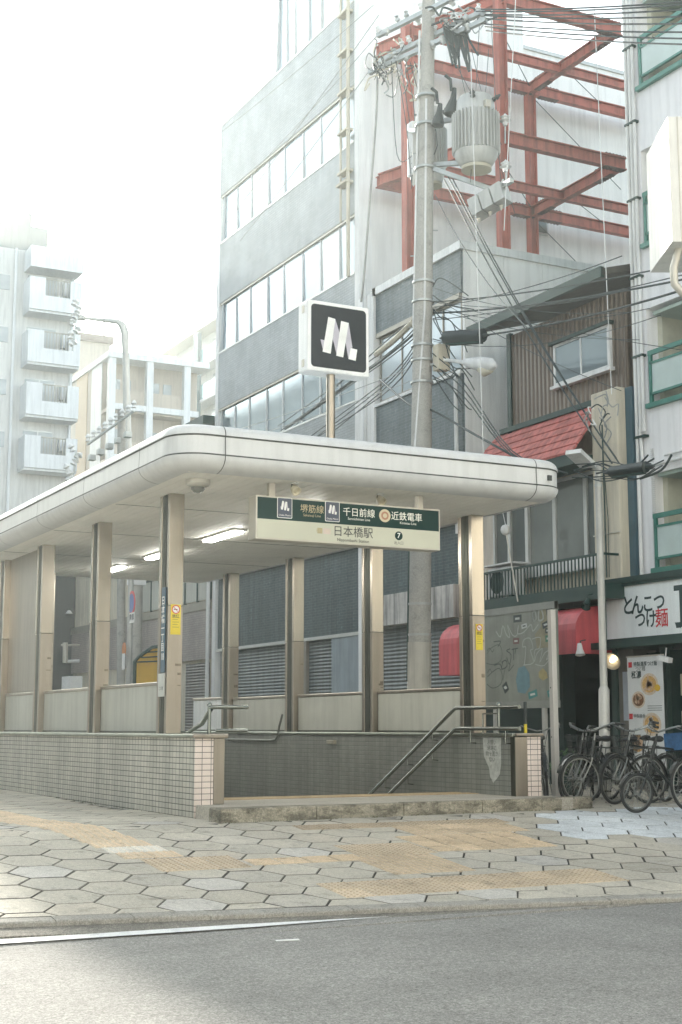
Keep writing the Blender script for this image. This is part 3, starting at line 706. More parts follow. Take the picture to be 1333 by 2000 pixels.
def facade_window(parent, y0, y1, z0, z1, xf, fm, gm, panes=2, fw=.05, dep=.06, tilt=0, name='window'):
    # frame of four bars + meeting stiles as one part, glass panes as its children
    f = MB(); X0, X1 = xf-dep, xf
    f.box(X0, X1, y0, y0+fw, z0, z1); f.box(X0, X1, y1-fw, y1, z0, z1)
    f.box(X0, X1, y0+fw, y1-fw, z0, z0+fw); f.box(X0, X1, y0+fw, y1-fw, z1-fw, z1)
    st = (y1-y0-2*fw)/panes
    for i in range(1, panes): c = y0+fw+i*st; f.box(X0+.005, X1-.005, c-fw*.35, c+fw*.35, z0+fw, z1-fw)
    o = f.build(name, fm, parent)
    for i in range(panes):
        c0 = y0+fw+i*st; g_ = MB(); j = random.uniform(-.012,.012)
        g_.add([(X0+.03,c0,z0+fw),(X0+.03+j,c0+st,z0+fw),(X0+.03+tilt+j,c0+st,z1-fw),(X0+.03+tilt,c0,z1-fw)], [(0,1,2,3)])
        g_.build('pane', gm, o, normals=False)
    return o
# ---- tall office building
ofc = empty('office_building', (FX, 33.5, 0), 'tall office building with grey tile bands and slanted ribbon windows', 'building')
core = MB().box(FX+.32, 20.65, 29.2, 38.2, 0, 19.05).box(FX+.32, 20.65, 29.2, 34.25, 19.05, 26).build('wall', m_plast, ofc)
MB().box(20.65, 34, 29.35, 38.2, 0, 18.9).build('rear_wing', m_plast, ofc)
MB().box(20.65, 34, 29.3, 29.4, 18.9, 19.0).build('wing_coping', m_alu, ofc)
for a, b in ((16.85,19.05),(13.5,15.33),(10.28,11.95),(6.85,8.75),(5.5,6.0)):
    sp_ = MB().box(FX, FX+.3, 29.42, 38.0, a, b).build('spandrel', m_btile, ofc)
    MB().box(FX-.015, FX+.3, 29.42, 38.0, b, b+.05).build('sill', m_alu, sp_)
    MB().box(FX+.02, FX+.3, 29.42, 38.0, a-.06, a-.002).build('soffit_lip', m_sgrey, sp_)
MB().box(FX-.01, FX+.34, 38.0, 38.22, 0, 19.1).build('corner_pier', m_plast2, ofc)
MB().box(FX-.01, FX+.34, 29.18, 29.42, 0, 26).build('corner_pier', m_plast2, ofc)
bays = [29.42, 31.4, 33.62, 35.85, 38.0]
def owin(z0, z1, bl, gm):
    for a, b in zip(bl, bl[1:]):
        # splayed reveal on the far side, slanting mullion on the near one
        f = MB(); q = .13
        if b > 37 or (z0 > 19 and b > 34): f.prism([(FX+.02,b-.22,z1),(FX+.31,b-.02,z1),(FX+.31,b-.02,z0),(FX+.02,b-.06,z0)], (0,.03,0))
        f.box(FX+.06, FX+.31, a, a+.06, z0, z1); f.box(FX+.22, FX+.31, a+.06, b-.2, z1-.06, z1); f.box(FX+.22, FX+.31, a+.06, b-.2, z0, z0+.04)
        mid = (a+b)/2-.05; f.box(FX+.05, FX+.12, mid-.016, mid+.016, z0+.04, z1-.06)
        o = f.build('window', m_mull, ofc)
        for c0, c1 in ((a+.06, mid-.016), (mid+.016, b)):
            g_ = MB(); j = random.uniform(-.01,.01)
            j *= .3; g_.quad((FX+.10,c0,z0),(FX+.10+j,c1,z0),(FX+.08+j,c1,z1-.0),(FX+.08,c0,z1-.0)); g_.build('pane', random.choice((gm, gm, m_gl2, m_gl3)) if gm is m_gl else gm, o, normals=False)
owin(15.39, 16.80, bays, m_gl); owin(12.01, 13.44, bays, m_gl); owin(8.81, 10.22, bays, m_glb); owin(6.06, 6.8, bays, m_glb)
owin(19.15, 21.3, [29.42, 31.4, 33.0, 34.2], m_gl)
MB().box(FX, FX+.3, 29.42, 34.25, 21.4, 23.5).build('spandrel', m_btile, ofc)
dp = MB()
dp.tube([(FX-.12,29.55,11.9),(FX-.12,29.55,24)], .05, 8); dp.tube([(FX-.12,29.95,13.4),(FX-.12,29.95,24)], .03, 8)
for i in range(9): dp.box(FX-.2, FX, 29.5, 30.0, 14.6+i*1.05, 14.66+i*1.05)
dp.box(FX-.22, FX-.0, 29.5, 30.02, 14.3, 14.36); dp.build('riser_pipe', m_cream, ofc)
# ground storey of the office: tile with shade in its colour, over shutters
lt = MB().box(FX-.02, FX+.3, 29.2, 37.75, 3.24, 5.22).build('lower_tiling', m_ltile, ofc)
MB().box(FX-.14, FX+.3, 29.2, 37.75, 5.22, 5.48).build('ledge', m_wht, lt)
MB().box(FX-.05, FX+.3, 29.2, 37.75, 3.16, 3.24).build('lintel', m_alu, lt)
MB().box(FX+.06, FX+.1, 32.3, 37.7, 0, 3.16).build('shutter', m_shut, ofc)
MB().box(FX+.06, FX+.1, 30.7, 32.0, 0, 3.16).build('shutter', m_shut, ofc)
MB().box(FX-.03, FX+.1, 32.0, 32.3, 0, 3.16).build('pier', m_brz, ofc)
MB().box(FX-.02, FX+.06, 29.2, 30.62, 0, 3.16).build('blue_grey_panel', M('blue_grey_sheet', (.27,.32,.35), .5, 0, .1, 2, .15), ofc)
# ---- lower tiled building
tb = empty('tiled_building', (FX, 26.5, 0), 'three storey building with slate blue tile bands, brown windows and white panelled side', 'building')
MB().box(FX+.3, 27, 24.7, 28.4, 0, 11.0).build('wall', m_plast2, tb)
sd_ = MB()
for i in range(8): sd_.box(FX+.06+i*1.02, FX+.06+i*1.02+1.01, 24.62, 24.7, 3.9, 11.12)
sd_.build('side_panelling', m_plast2, tb)
MB().box(FX-.06, 27, 24.58, 24.78, 11.1, 11.28).box(FX-.06, FX+.2, 24.78, 28.45, 11.1, 11.28).box(FX-.06, 27, 28.3, 28.45, 11.1, 11.28).build('roof_coping', m_wht, tb)
MB().box(FX+.2, 27, 24.78, 28.3, 10.9, 11.0).build('roof', m_pave, tb)
for a, b in ((10.16,11.1),(6.7,8.4)):
    q = MB().box(FX, FX+.28, 24.66, 28.38, a, b).build('spandrel', m_ntile, tb)
    MB().box(FX-.05, FX+.28, 24.64, 28.4, b, b+.07).build('sill', m_wht, q) if b < 9 else None
MB().box(FX-.02, FX+.2, 24.70, 28.34, 10.05, 10.16).build('window_head', m_brz, tb)
facade_window(tb, 26.3, 28.3, 8.5, 10.05, FX+.12, m_brz, m_gl, 2)
facade_window(tb, 24.72, 26.3, 8.5, 10.05, FX+.12, m_brz, m_gl, 2)
facade_window(tb, 24.72, 28.3, 5.6, 6.65, FX+.12, m_brz, m_glb, 4)
MB().box(FX-.06, FX+.3, 28.4, 29.17, 0, 11.2).build('pilaster', m_plast2, tb)
MB().tube([(FX-.1,28.75,5.5),(FX-.1,28.75,11.6)], .05, 8).build('drainpipe', m_wht, tb)
MB().tube([(FX-.1,24.75,5),(FX-.1,24.75,8.3),(FX+.02,24.75,8.42)], .045, 8).build('drainpipe', m_wht, tb)
lt = MB().box(FX-.02, FX+.28, 24.62, 28.4, 3.95, 5.22).build('lower_tiling', m_ltile, tb)
MB().box(FX-.14, FX+.28, 24.6, 28.4, 5.22, 5.48).build('ledge', m_wht, lt)
MB().box(FX-.22, FX+.28, 24.75, 28.4, 3.27, 3.95).build('rusty_fascia', m_rust, tb)
MB().box(FX+.02, FX+.08, 24.7, 28.4, 0, 3.27).build('shutter', m_shut, tb)
# ---- pinkish tiled building further along
pk = empty('pink_tile_building', (FX, 44, 0), 'low building of pinkish grey tile with frosted balcony glass, beyond the office building', 'building')
MB().box(FX+.1, 22, 38.25, 52, 0, 9.9).build('wall', m_cream, pk)
MB().box(FX-.35, 22, 38.3, 52.3, 9.9, 10.15).build('eave', m_dkst, pk)
MB().box(FX-.0, FX+.1, 38.25, 52, 3.0, 4.45).build('tile_band', m_ptile, pk)
MB().box(FX-.04, FX+.1, 38.25, 52, 4.45, 4.7).build('ledge', m_brz, pk)
for i in range(6):
    y = 38.35+i*1.0; f = MB().box(FX-.03, FX+.03, y, y+.07, 4.7, 5.75).box(FX-.03, FX+.03, y+.07, y+1.0, 5.68, 5.75).build('balcony_frame', m_dkst, pk)
    MB().box(FX-.005, FX+.012, y+.07, y+1.0, 4.74, 5.68).build('frosted_pane', m_panel, f)
MB().box(FX+.02, FX+.1, 38.6, 40.3, 0, 2.9).build('shutter', m_shut2, pk)
MB().tube([(FX-.1,38.32,0),(FX-.1,38.32,5.6)], .06, 8).build('drainpipe', m_wht, pk)
# ---- red steel frame on the roof
m_redst = M('red_oxide_steel', (.45,.12,.085), .65, 0, .15, 2.5, .3)
m_bolt = M('dark_splice_plate', (.12,.045,.035), .6, 0, .2)
stf = empty('steel_frame', (18, 26.5, 11.28), 'red painted steel frame of columns and beams standing on the tiled building roof', 'steel frame')
def ibeam(name, p, q, h, wd, up=(0,0,1), splices=()):
    p, q = Vector(p), Vector(q); d = (q-p).normalized(); a = d.cross(Vector(up)).normalized(); b = a.cross(d).normalized(); t = .022
    mb = MB().bar(p, q, t, h-2*t, up)
    mb.bar(p+b*(h/2-t/2), q+b*(h/2-t/2), wd, t, up); mb.bar(p-b*(h/2-t/2), q-b*(h/2-t/2), wd, t, up)
    o = mb.build(name, m_redst, stf)
    L = (q-p).length
    for s_ in splices:
        c = p+d*(L*s_)
        for e in (1,-1):
            k = MB()
            k.bar(c-d*.3+b*e*(h/2+.006), c+d*.3+b*e*(h/2+.006), wd+.006, .014, up)
            for i in range(6):
                for f_ in (-.35,.35): k.obox(c+d*(-.25+i*.1)+b*e*(h/2+.02)+a*f_*wd, d*.014, a*.014, b*.016)
            k.build('splice_plate', m_bolt, o)
    return o
ZL1, ZL2, XA, XB, YF, YM, YBk = 17.45, 14.1, 16.05, 20.5, 25.15, 27.4, 28.75
for x_, y_, zt3 in ((17.15,25.15,20.5),(16.03,27.4,17.6),(20.5,28.75,17.3)):
    ibeam('column', (x_,y_,11.0), (x_,y_,zt3), .23, .22, (1,0,0))
for zl in (ZL1, ZL2):
    ibeam('beam', (17.2,YF,zl), (20.62,YF,zl), .30, .18, splices=(.9,))
    ibeam('beam', (16.1,YM,zl-.02), (24.5,YM,zl-.02), .24, .14)
    ibeam('beam', (15.95,YBk,zl), (24.5,YBk,zl), .28, .16, splices=(.5,.6))
    ibeam('beam', (XB,YF+.11,zl), (XB,YBk-.1,zl), .28, .16, splices=(.15,.85))
    ibeam('beam', (17.15,YF+.11,zl), (15.98,YBk-.1,zl), .3, .18)
for zl in (ZL1, ZL2):
    for a, b in (((16.6,YF,zl+.1),(XB,YBk,zl+.1)), ((XB,YM,zl+.1),(22.8,YBk,zl+.1)), ((XB+.1,YBk,zl-.2),(23.4,YBk,zl-2.2))): MB().tube([a, b], .011, 5).build('tie_rod', m_dkst, stf)
wdw = empty('small_window', (21.0,29.34,14.2), 'small grey window in the white rear wing behind the steel frame', 'window')
MB().bbox(20.9,21.4,29.30,29.345,13.8,14.55,.01).build('frame', m_alu, wdw); MB().box(20.95,21.35,29.295,29.31,13.86,14.5).build('pane', m_gld, wdw)
# ---- wooden house
wh = empty('wooden_house', (FX, 21.3, 0), 'narrow house with brown corrugated upper storey, red skirt roof and glazed bay', 'building')
MB().box(FX, 22, 19.3, 22.82, 6.55, 8.75).build('siding', m_side, wh)
rfh = MB(); rfh.prism([(FX-.62,19.1,8.84),(FX-.62,19.1,8.96),(FX+4.5,19.1,10.4),(FX+4.5,19.1,10.28)], (0,4.35,0))
rf_ = rfh.build('roof', M('weathered_eave', (.05,.045,.036), .8, 0, .25, 4, .3), wh)
MB().box(FX-.66, FX-.58, 19.1, 23.45, 8.80, 8.99).build('gutter', m_dkst, rf_)
MB().box(FX-.03, FX+.05, 22.82, 22.95, 6.6, 8.8).build('corner_board', m_dkst, wh)
wn = facade_window(wh, 19.66, 21.33, 7.38, 8.17, FX-.0, m_wht, m_glb, 2, .05, .08)
MB().box(FX-.14, FX, 19.6, 21.4, 8.17, 8.23).build('hood', m_dkst, wn); MB().box(FX-.12, FX, 19.6, 21.4, 7.32, 7.38).build('sill', m_wht, wn)
m_rroof = M('red_roof_sheet', (.56,.17,.15), .75, 0, .2, 3, .35, bump=.25, bscale=8)
rr_ = MB()
for i in range(6):
    t0, t1 = i/6, (i+1)/6; lft = 23.35+.35*t1
    x0, z0 = FX-.75*t1, 6.82-.98*t1; x1, z1_ = FX-.75*t0, 6.82-.98*t0
    rr_.prism([(x0,19.95,z0+.012),(x0,lft,z0+.012),(x1,23.35+.35*t0,z1_-.012),(x1,19.95,z1_-.012)], (.02,0,-.035))
rr_.build('skirt_roof', m_rroof, wh)
MB().box(FX-.06, FX+.02, 19.95, 23.2, 6.8, 6.9).build('flashing', m_dkst, wh)
MB().box(FX-.72, FX-.1, 19.95, 23.6, 5.62, 5.82).build('eave_board', m_dkst, wh)
# glazed bay
MB().box(FX+.12, 22, 19.3, 23.6, 3.4, 6.6).build('lower_wall', m_cream, wh)
by = [19.95, 20.55, 21.5, 22.4, 23.0, 23.55]
for a, b in zip(by, by[1:]):
    f = MB().box(FX-.02, FX+.05, a, a+.05, 4.05, 5.62).box(FX-.02, FX+.05, b-.05, b, 4.05, 5.62).box(FX-.02, FX+.05, a+.05, b-.05, 5.56, 5.62).box(FX-.02, FX+.05, a+.05, b-.05, 4.05, 4.1).build('window', m_alu, wh)
    g_ = MB(); j = random.uniform(-.02,.02); g_.quad((FX+.02,a+.05,4.1),(FX+.02+j,b-.05,4.1),(FX+.02+j,b-.05,5.56),(FX+.02,a+.05,5.56)); g_.build('pane', random.choice((m_gly, m_gly, m_gly2)), f, normals=False)
MB().box(FX-.06, FX+.1, 19.95, 23.55, 3.85, 4.05).build('bay_sill', m_wht, wh)
# railing of the bay balcony
XR_ = FX-.62
rl = MB()
rl.box(XR_-.02, XR_+.02, 19.3, 23.0, 3.95, 3.99); 
for i in range(36): rl.box(XR_-.01, XR_+.01, 19.35+i*.1035, 19.35+i*.1035+.02, 3.45, 3.95)
for y in (19.3, 22.98): rl.box(XR_, FX, y, y+.03, 3.95, 3.99)
rl.build('railing', m_dkst, wh)
MB().box(XR_-.05, FX+.1, 19.2, 23.05, 3.2, 3.45).build('balcony_floor', m_dkst, wh)
# cream flue housing and blue strip at the right end of the house
MB().bbox(FX-.28, FX+.5, 19.24, 19.97, 3.52, 6.92, .03).build('cream_housing', m_cream, wh)
MB().box(FX-.1, FX+.4, 19.06, 19.23, 3.4, 6.9).build('blue_strip', M('blue_strip', (.06,.12,.15), .5), wh)
MB().tube([(FX-.3,19.62,3.6),(FX-.31,19.62,6.3)], .014, 6).tube([(FX-.3,19.55,3.6),(FX-.33,19.5,4.6),(FX-.3,19.62,5.6)], .007, 5).build('wiring', m_dkst, wh)
MB().box(FX-.3, FX-.27, 19.24, 19.97, 4.35, 4.37).build('clamp_band', m_sgrey, wh)
# ground floor recess
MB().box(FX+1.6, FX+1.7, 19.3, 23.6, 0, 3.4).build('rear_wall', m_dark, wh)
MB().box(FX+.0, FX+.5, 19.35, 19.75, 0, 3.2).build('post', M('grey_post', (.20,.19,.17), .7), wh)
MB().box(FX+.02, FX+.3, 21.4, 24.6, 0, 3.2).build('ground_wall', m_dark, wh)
MB().box(FX+.05, 19, 23.6, 24.6, 0, 6.35).box(FX-.05, 19, 23.55, 24.6, 6.35, 6.45).build('cream_annex', M('annex_cream', (.64,.58,.49), .7, 0, .1, 1, .2), wh)
# air conditioner, float lamp, awnings
ac = empty('air_conditioner', (XR_+.3, 22.5, 3.45), 'white air conditioner unit on the railed balcony under the bay window', 'air conditioner')
MB().bbox(XR_+.06, XR_+.36, 22.15, 22.95, 3.5, 4.05, .02).build('casing', m_wht, ac)
MB().lathe([(0,0),(.22,0),(.22,.012),(0,.012)], (XR_+.06,22.62,3.77), (-1,0,0)).build('fan_grille', m_dkst, ac)
MB().box(XR_+.0, XR_+.45, 22.05, 23.05, 4.09, 4.12).build('lid', m_wht, ac)
for y in (22.2, 22.85): MB().box(XR_+.08, XR_+.34, y, y+.06, 3.45, 3.5).build('foot', m_dkst, ac)
fl = empty('float_pole', (FX-.75, 21.9, 3.45), 'white ball float on a thin slanted stick behind the railing', 'float')
fa = PX(1012,1175,XR_-.06); fb = PX(988,1035,XR_-.06)
MB().tube([fa, fb], .014, 6).build('stick', m_sgrey, fl)
MB().lathe([(.02,-.1),(.06,-.085),(.085,-.05),(.095,0),(.085,.05),(.06,.085),(.02,.1)], fb).build('ball', m_wht, fl, True)
MB().ring(fb, (1,0,0), .097, .008, 24, 5).build('band', m_sgrey, fl); MB().tube([fb+Vector((0,0,.09)), fb+Vector((0,.12,.45)), fb+Vector((0,.14,.62))], .007, 5).build('cord', m_wht, fl)
m_awn = M('red_awning_cloth', (.57,.085,.10), .6, 0, .12, 2, .2)
def awning(name, y0, y1, zb, zt, label):
    o = empty(name, (FX, (y0+y1)/2, zt), label, 'awning')
    xo = FX-.82; prof = [(FX, zt)]
    for i in range(7): a = R(90*i/6); prof.append((FX-.35-.47*math.sin(a), zt-.0-.42*(1-math.cos(a))))
    prof += [(xo, zb)]
    inn = [(FX, zt-.02)]+[(x+.015 if i else x, z-.015) for i, (x, z) in enumerate(prof[1:])]
    c = MB()
    for (xa,za),(xb_,zb_) in zip(prof, prof[1:]): c.prism([(xa,y0,za),(xb_,y0,zb_),(xb_+.012,y0,zb_-.008 if zb_ != zb else zb_),(xa+.012,y0,za-.008)], (0,y1-y0,0))
    c.build('canopy_cloth', m_awn, o)
    ends = prof+[(FX, zb)]
    MB().prism([(x,y0-.004,z) for x, z in ends], (0,.008,0)).build('end_cloth', m_awn, o)
    MB().prism([(x,y1-.004,z) for x, z in ends], (0,.008,0)).build('end_cloth', m_awn, o)
    k_ = int((y1-y0)/.55)
    for i in range(1, k_): yy = y0+(y1-y0)*i/k_; MB().tube([(x-.002,yy,z+.001) for x, z in prof], .005, 5).build('seam', MATS['red_oxide_steel'], o)
    MB().tube([(xo+.03,y0+.02,zb+.02),(xo+.03,y1-.02,zb+.02)], .012, 6).build('frame_tube', m_sgrey, o)
awning('awning', 19.86, 22.2, 2.29, 3.12, 'rounded red cloth awning over the dark doorway right of the white post')
awning('awning', 22.95, 24.35, 2.05, 3.08, 'rounded red cloth awning further back behind the front right column')
# ---- white apartment building with green balconies (right edge)
ap_ = empty('balcony_building', (FX, 16, 0), 'white building with recessed balconies and green rails at the right edge', 'building')
m_wb = M('white_render', (.86,.86,.87), .65, 0, .05, .7, .08)
m_gr = M('green_rail', (.045,.20,.16), .4, .1, .08)
m_grw = M('green_recess_wall', (.05,.15,.125), .6, 0, .1)
m_gsoff = M('pale_green_soffit', (.36,.44,.39), .7)
m_frost = M('frosted_balcony_glass', (.50,.60,.58), .3, 0, .06, 3)
MB().box(FX+1.25, 26, 11.5, 19.05, 0, 18).build('wall', m_grw, ap_)
MB().box(FX, FX+1.25, 18.72, 19.05, 3.3, 18).build('corner_pier', m_wb, ap_)
for z0, z1_ in ((3.3,3.62),(5.3,6.45),(8.2,9.3),(11.08,12.2),(13.98,15.1),(16.9,18)):
    MB().box(FX, FX+1.25, 11.5, 18.72, z0, z1_).build('spandrel', m_wb, ap_)
MB().box(FX+.25, FX+1.25, 18.60, 18.72, 3.62, 16.9).build('recess_side', M('recess_cream', (.52,.52,.42), .7), ap_)
for zb in (3.62, 6.45, 9.3, 12.2):
    MB().box(FX+.05, FX+1.25, 11.5, 18.6, zb+1.62, zb+1.68).build('balcony_soffit', m_gsoff, ap_)
    f = MB(); x0, x1 = FX-.05, FX+.0
    f.box(x0-.03, x1, 11.6, 18.72, zb-.02, zb+.06); f.box(x0, x1, 11.6, 18.66, zb+.90, zb+.98)
    f.box(x0, x1, 11.6, 18.62, zb+.74, zb+.78); f.box(x0, x1, 11.6, 18.62, zb+.2, zb+.24)
    for y in (18.58, 16.6, 14.6, 12.6): f.box(x0, x1, y, y+.06, zb+.06, zb+.9)
    bl = f.build('balcony_rail', m_gr, ap_)
    MB().box(x0+.015, x0+.03, 11.7, 18.57, zb+.24, zb+.74).build('frosted_glass', m_frost, bl)
    dw = MB().box(FX+1.2, FX+1.25, 16.6, 18.0, zb, zb+1.55).build('balcony_door', m_dkst, ap_); MB().box(FX+1.19, FX+1.2, 16.68, 17.92, zb+.08, zb+1.48).build('pane', m_gld, dw)
for i, y in enumerate((18.98, 18.88, 18.79)):
    p = MB().tube([(FX-.06,y,6.05 if i else 3.5),(FX-.06,y,18)], .032, 8).build('pipe', m_wht, ap_, True)
for i in range(9):
    z = 5.95+i*1.42; MB().box(FX-.1, FX, 18.74, 19.02, z, z+.04).build('pipe_clamp', m_dkst, ap_)
MB().tube([(FX-.06,18.9,6.1),(FX-.06,18.86,5.55),(FX-.08,18.7,5.42),(FX-.08,15,5.45)], .03, 8).build('elbow_pipe', m_wht, ap_, True)
MB().tube([(FX-.05,18.3,5.55),(FX-.05,15,5.58)], .02, 8).build('elbow_pipe', m_wht, ap_, True)
ls_ = MB()
for i in range(60): ls_.box(FX-.02, FX, 18.62, 18.7, 3.65+i*.035, 3.665+i*.035)
ls_.build('louvre_strip', m_wht, ap_)
# ramen shop front below
m_ssgn = M('shop_sign_white', (.80,.85,.85), .4, 0, .05, 1.5, .06)
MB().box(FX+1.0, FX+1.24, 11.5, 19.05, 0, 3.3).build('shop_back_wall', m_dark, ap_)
MB().box(FX-.5, FX+1.2, 11.5, 19.95, 2.36, 2.47).build('shop_canopy', m_dkst, ap_)
MB().box(FX-.32, FX+.1, 11.5, 19.9, 3.46, 3.56).build('sign_head', m_dkst, ap_)
for y in (19.75, 18.45, 16.9): MB().box(FX-.05, FX+.12, y, y+.14, 0, 2.36).build('shop_post', M('shop_post_green', (.03,.065,.055), .5, 0, .1), ap_)
MB().box(FX+.3, FX+.34, 18.6, 19.7, 0, 2.3).build('shop_door', M('door_glass_dark', (.02,.045,.042), .12), ap_)
MB().box(FX+.05, FX+.09, 16.9, 18.5, 0, 2.3).build('shop_door', MATS['door_glass_dark'], ap_)
MB().box(FX-.02, FX+.0, 19.42, 19.62, 1.15, 1.98).build('white_notice', M('pale_blue_paper', (.50,.55,.62), .6), ap_)
MB().box(FX+.03, FX+.045, 17.95, 18.2, 1.55, 1.9).build('white_notice', M('menu_paper', (.55,.52,.42), .6), ap_)
MB().box(FX+.03, FX+.045, 17.95, 18.2, 1.1, 1.3).build('white_notice', MATS['menu_paper'], ap_)
# shop signboard
sb = empty('shop_sign', (FX-.25, 17, 3.0), 'long white shop signboard with brush lettering in a dark green frame', 'sign')
YS1 = 19.74
MB().box(FX-.26, FX-.1, 11.8, YS1-.03, 2.53, 3.44).build('board', m_ssgn, sb)
f = MB(); f.box(FX-.3, FX-.08, YS1-.03, YS1+.05, 2.47, 3.46); f.box(FX-.3, FX-.1, 11.8, YS1-.03, 3.41, 3.46); f.box(FX-.3, FX-.1, 11.8, YS1-.03, 2.47, 2.53); f.build('frame', m_dkst, sb)
m_brush = M('brush_ink', (.015,.045,.045), .6)
xs_s = FX-.264
def sg_pt(px, py): return PX(px, py, xs_s)
for ch, px, py, sz in (('と',1227,1185,.36),('ん',1245,1184,.36),('こ',1266,1181,.32),('つ',1288,1177,.32),('つ',1251,1212,.31),('け',1272,1211,.31)):
    text(ch, sz, m_brush, sg_pt(px,py), (0,-1,0), (0,0,1), sb, bold=.02, sx=.95)
text('麺', .33, M('brush_red', (.55,.03,.04), .6), sg_pt(1293,1209), (0,-1,0), (0,0,1), sb, bold=.01)
text('頂', .8, m_brush, sg_pt(1349,1188), (0,-1,0), (0,0,1), sb, bold=.02)
text('チャーシュー', .13, m_brush, sg_pt(1326,1222), (0,-1,0), (0,0,1), sb, align='LEFT')
# food banner
bn = empty('food_banner', (FX-.35, 19.05, .15), 'tall white menu banner with pictures of noodle bowls beside the shop entrance', 'banner')
XB_ = FX-.36
bp0, bp1 = PX(1225,1285,XB_), PX(1294,1285,XB_)
MB().box(XB_, XB_+.01, bp1.y, bp0.y, .18, 2.2).build('cloth', M('banner_white', (.66,.68,.68), .6, 0, .06, 3), bn)
MB().box(XB_-.005, XB_+.02, bp1.y-.02, bp0.y+.02, 2.19, 2.215).build('top_bar', m_sgrey, bn)
def bpt(u, v, e=.002): return (XB_-e, bp0.y-(bp0.y-bp1.y)*u, 2.2-1.55*v)
BR, BU = (0,-1,0), (0,0,1)
m_bowl = M('bowl_cream', (.62,.52,.40), .5, 0, .2, 30); m_nood = M('noodle_gold', (.58,.36,.13), .6, 0, .3, 40); m_soup = M('soup_brown', (.20,.10,.05), .5, 0, .5, 35); m_pork = M('pork_pale', (.55,.38,.25), .6, 0, .3, 40); m_egg = M('egg_yellow', (.66,.42,.04), .5)
rb = random.Random(5)
for (u, v, rx, a_, b_) in ((.62,.30,.22,m_bowl,m_nood),(.30,.46,.17,m_bowl,m_soup),(.66,.72,.23,m_bowl,m_nood),(.24,.92,.17,m_nood,m_pork)):
    flat([disc(0,0,rx,rx*.82)], bpt(u,v), BR, BU, a_, bn, 'bowl_picture', .002); flat([disc(0,0,rx*.8,rx*.62)], bpt(u,v,.004), BR, BU, b_, bn, 'bowl_filling', .002)
    mm = MB()
    for k in range(9):
        aa = rb.uniform(0, 6.28); dd = rb.uniform(0,.55)*rx; c = Vector(bpt(u,v,.0072))+Vector((0,-math.cos(aa)*dd,math.sin(aa)*dd*.75)); t = rb.uniform(0,3.14); L_ = rx*rb.uniform(.12,.4)
        e1 = Vector((0,math.cos(t),math.sin(t)))*L_; e2 = Vector((0,-math.sin(t),math.cos(t)))*L_*.28
        mm.quad(c-e1-e2, c+e1-e2, c+e1+e2, c-e1+e2)
    mm.build('topping', rb.choice((m_pork, m_soup, m_bowl)) if b_ is not m_soup else m_pork, bn, normals=False)
flat([disc(0,0,.07,.055)], bpt(.85,.34,.008), BR, BU, m_egg, bn, 'egg', .002)
text('特製濃厚つけ麺', .085, m_brush, bpt(.52,.085,.004), BR, BU, bn, bold=.01); text('つけ麺', .085, m_brush, bpt(.38,.135,.004), BR, BU, bn)
text('極濃', .13, m_brush, bpt(.26,.20,.004), BR, BU, bn, bold=.02); text('特製豚骨', .075, m_brush, bpt(.32,.635,.004), BR, BU, bn)
flat([[(-.045,-.045),(.045,-.045),(.045,.045),(-.045,.045)]], bpt(.09,.085), BR, BU, m_red, bn, 'red_square', .002); flat([[(-.045,-.045),(.045,-.045),(.045,.045),(-.045,.045)]], bpt(.07,.635), BR, BU, m_red, bn, 'red_square', .002)
sm = MB()
for i in range(3): y0 = bpt(.55,0)[1]; sm.box(XB_-.003, XB_-.001, y0-.36, y0, 2.2-1.55*.53-i*.035, 2.2-1.55*.53-i*.035+.008)
sm.build('small_print', m_brush, bn)
# lamps under the shop canopy
lp = empty('disc_lamp', PX(1196,1290,FX-.55), 'round metal lamp shade with a lit bulb beside the steel pole', 'lamp')
c = PX(1196,1290,FX-.55); dv = Vector((-.75,-.35,-.45)).normalized()
MB().lathe([(.0,-.09),(.03,-.09),(.045,-.05),(.12,-.01),(.16,.03),(.15,.03),(.11,.0),(.0,-.04)], c, dv).build('shade', M('lamp_shade_tan', (.50,.44,.34), .35, .4), lp, True)
MB().lathe([(0,-.03),(.03,-.02),(.035,.01),(.02,.04),(0,.045)], c, dv).build('bulb', M('warm_bulb', (1,.85,.6), .4, emit=4, var=0), lp, True)
MB().tube([c-dv*.09, c-dv*.2+Vector((0,0,.1)), Vector((FX-.45,c.y+.05,2.38))], .01, 6).build('arm', m_dkst, lp)
def spotl(c, dv, label, col):
    o = empty('floodlight', c, label, 'lamp'); c = Vector(c); dv = Vector(dv).normalized()
    MB().lathe([(0,-.1),(.035,-.1),(.045,-.05),(.05,0),(.085,.1),(.075,.1),(.04,.03),(0,.03)], c, dv).build('head', col, o, True)
    MB().tube([c-dv*.05, c+Vector((.02,0,.14)), c+Vector((.12,0,.16))], .012, 6).build('bracket', m_dkst, o); return o
spotl(PX(1147,1178,FX-.9), (-.5,-.3,-.6), 'small dark spotlight above the near red awning', m_dkst)
spotl(PX(1133,1268,FX-.95), (-.1,-.2,-.9), 'small white spotlight hanging at the corner of the near red awning', m_wht)
ws = empty('bar_spotlight', PX(1300,1287,FX-.45), 'small white tilted spotlight at the top right corner of the menu banner', 'lamp'); c = PX(1300,1287,FX-.45)
MB().bar(c+Vector((0,.14,.03)), c+Vector((0,-.12,-.03)), .09, .08).build('head', m_wht, ws); MB().tube([c, c+Vector((.03,0,.18))], .012, 6).build('stem', m_wht, ws)
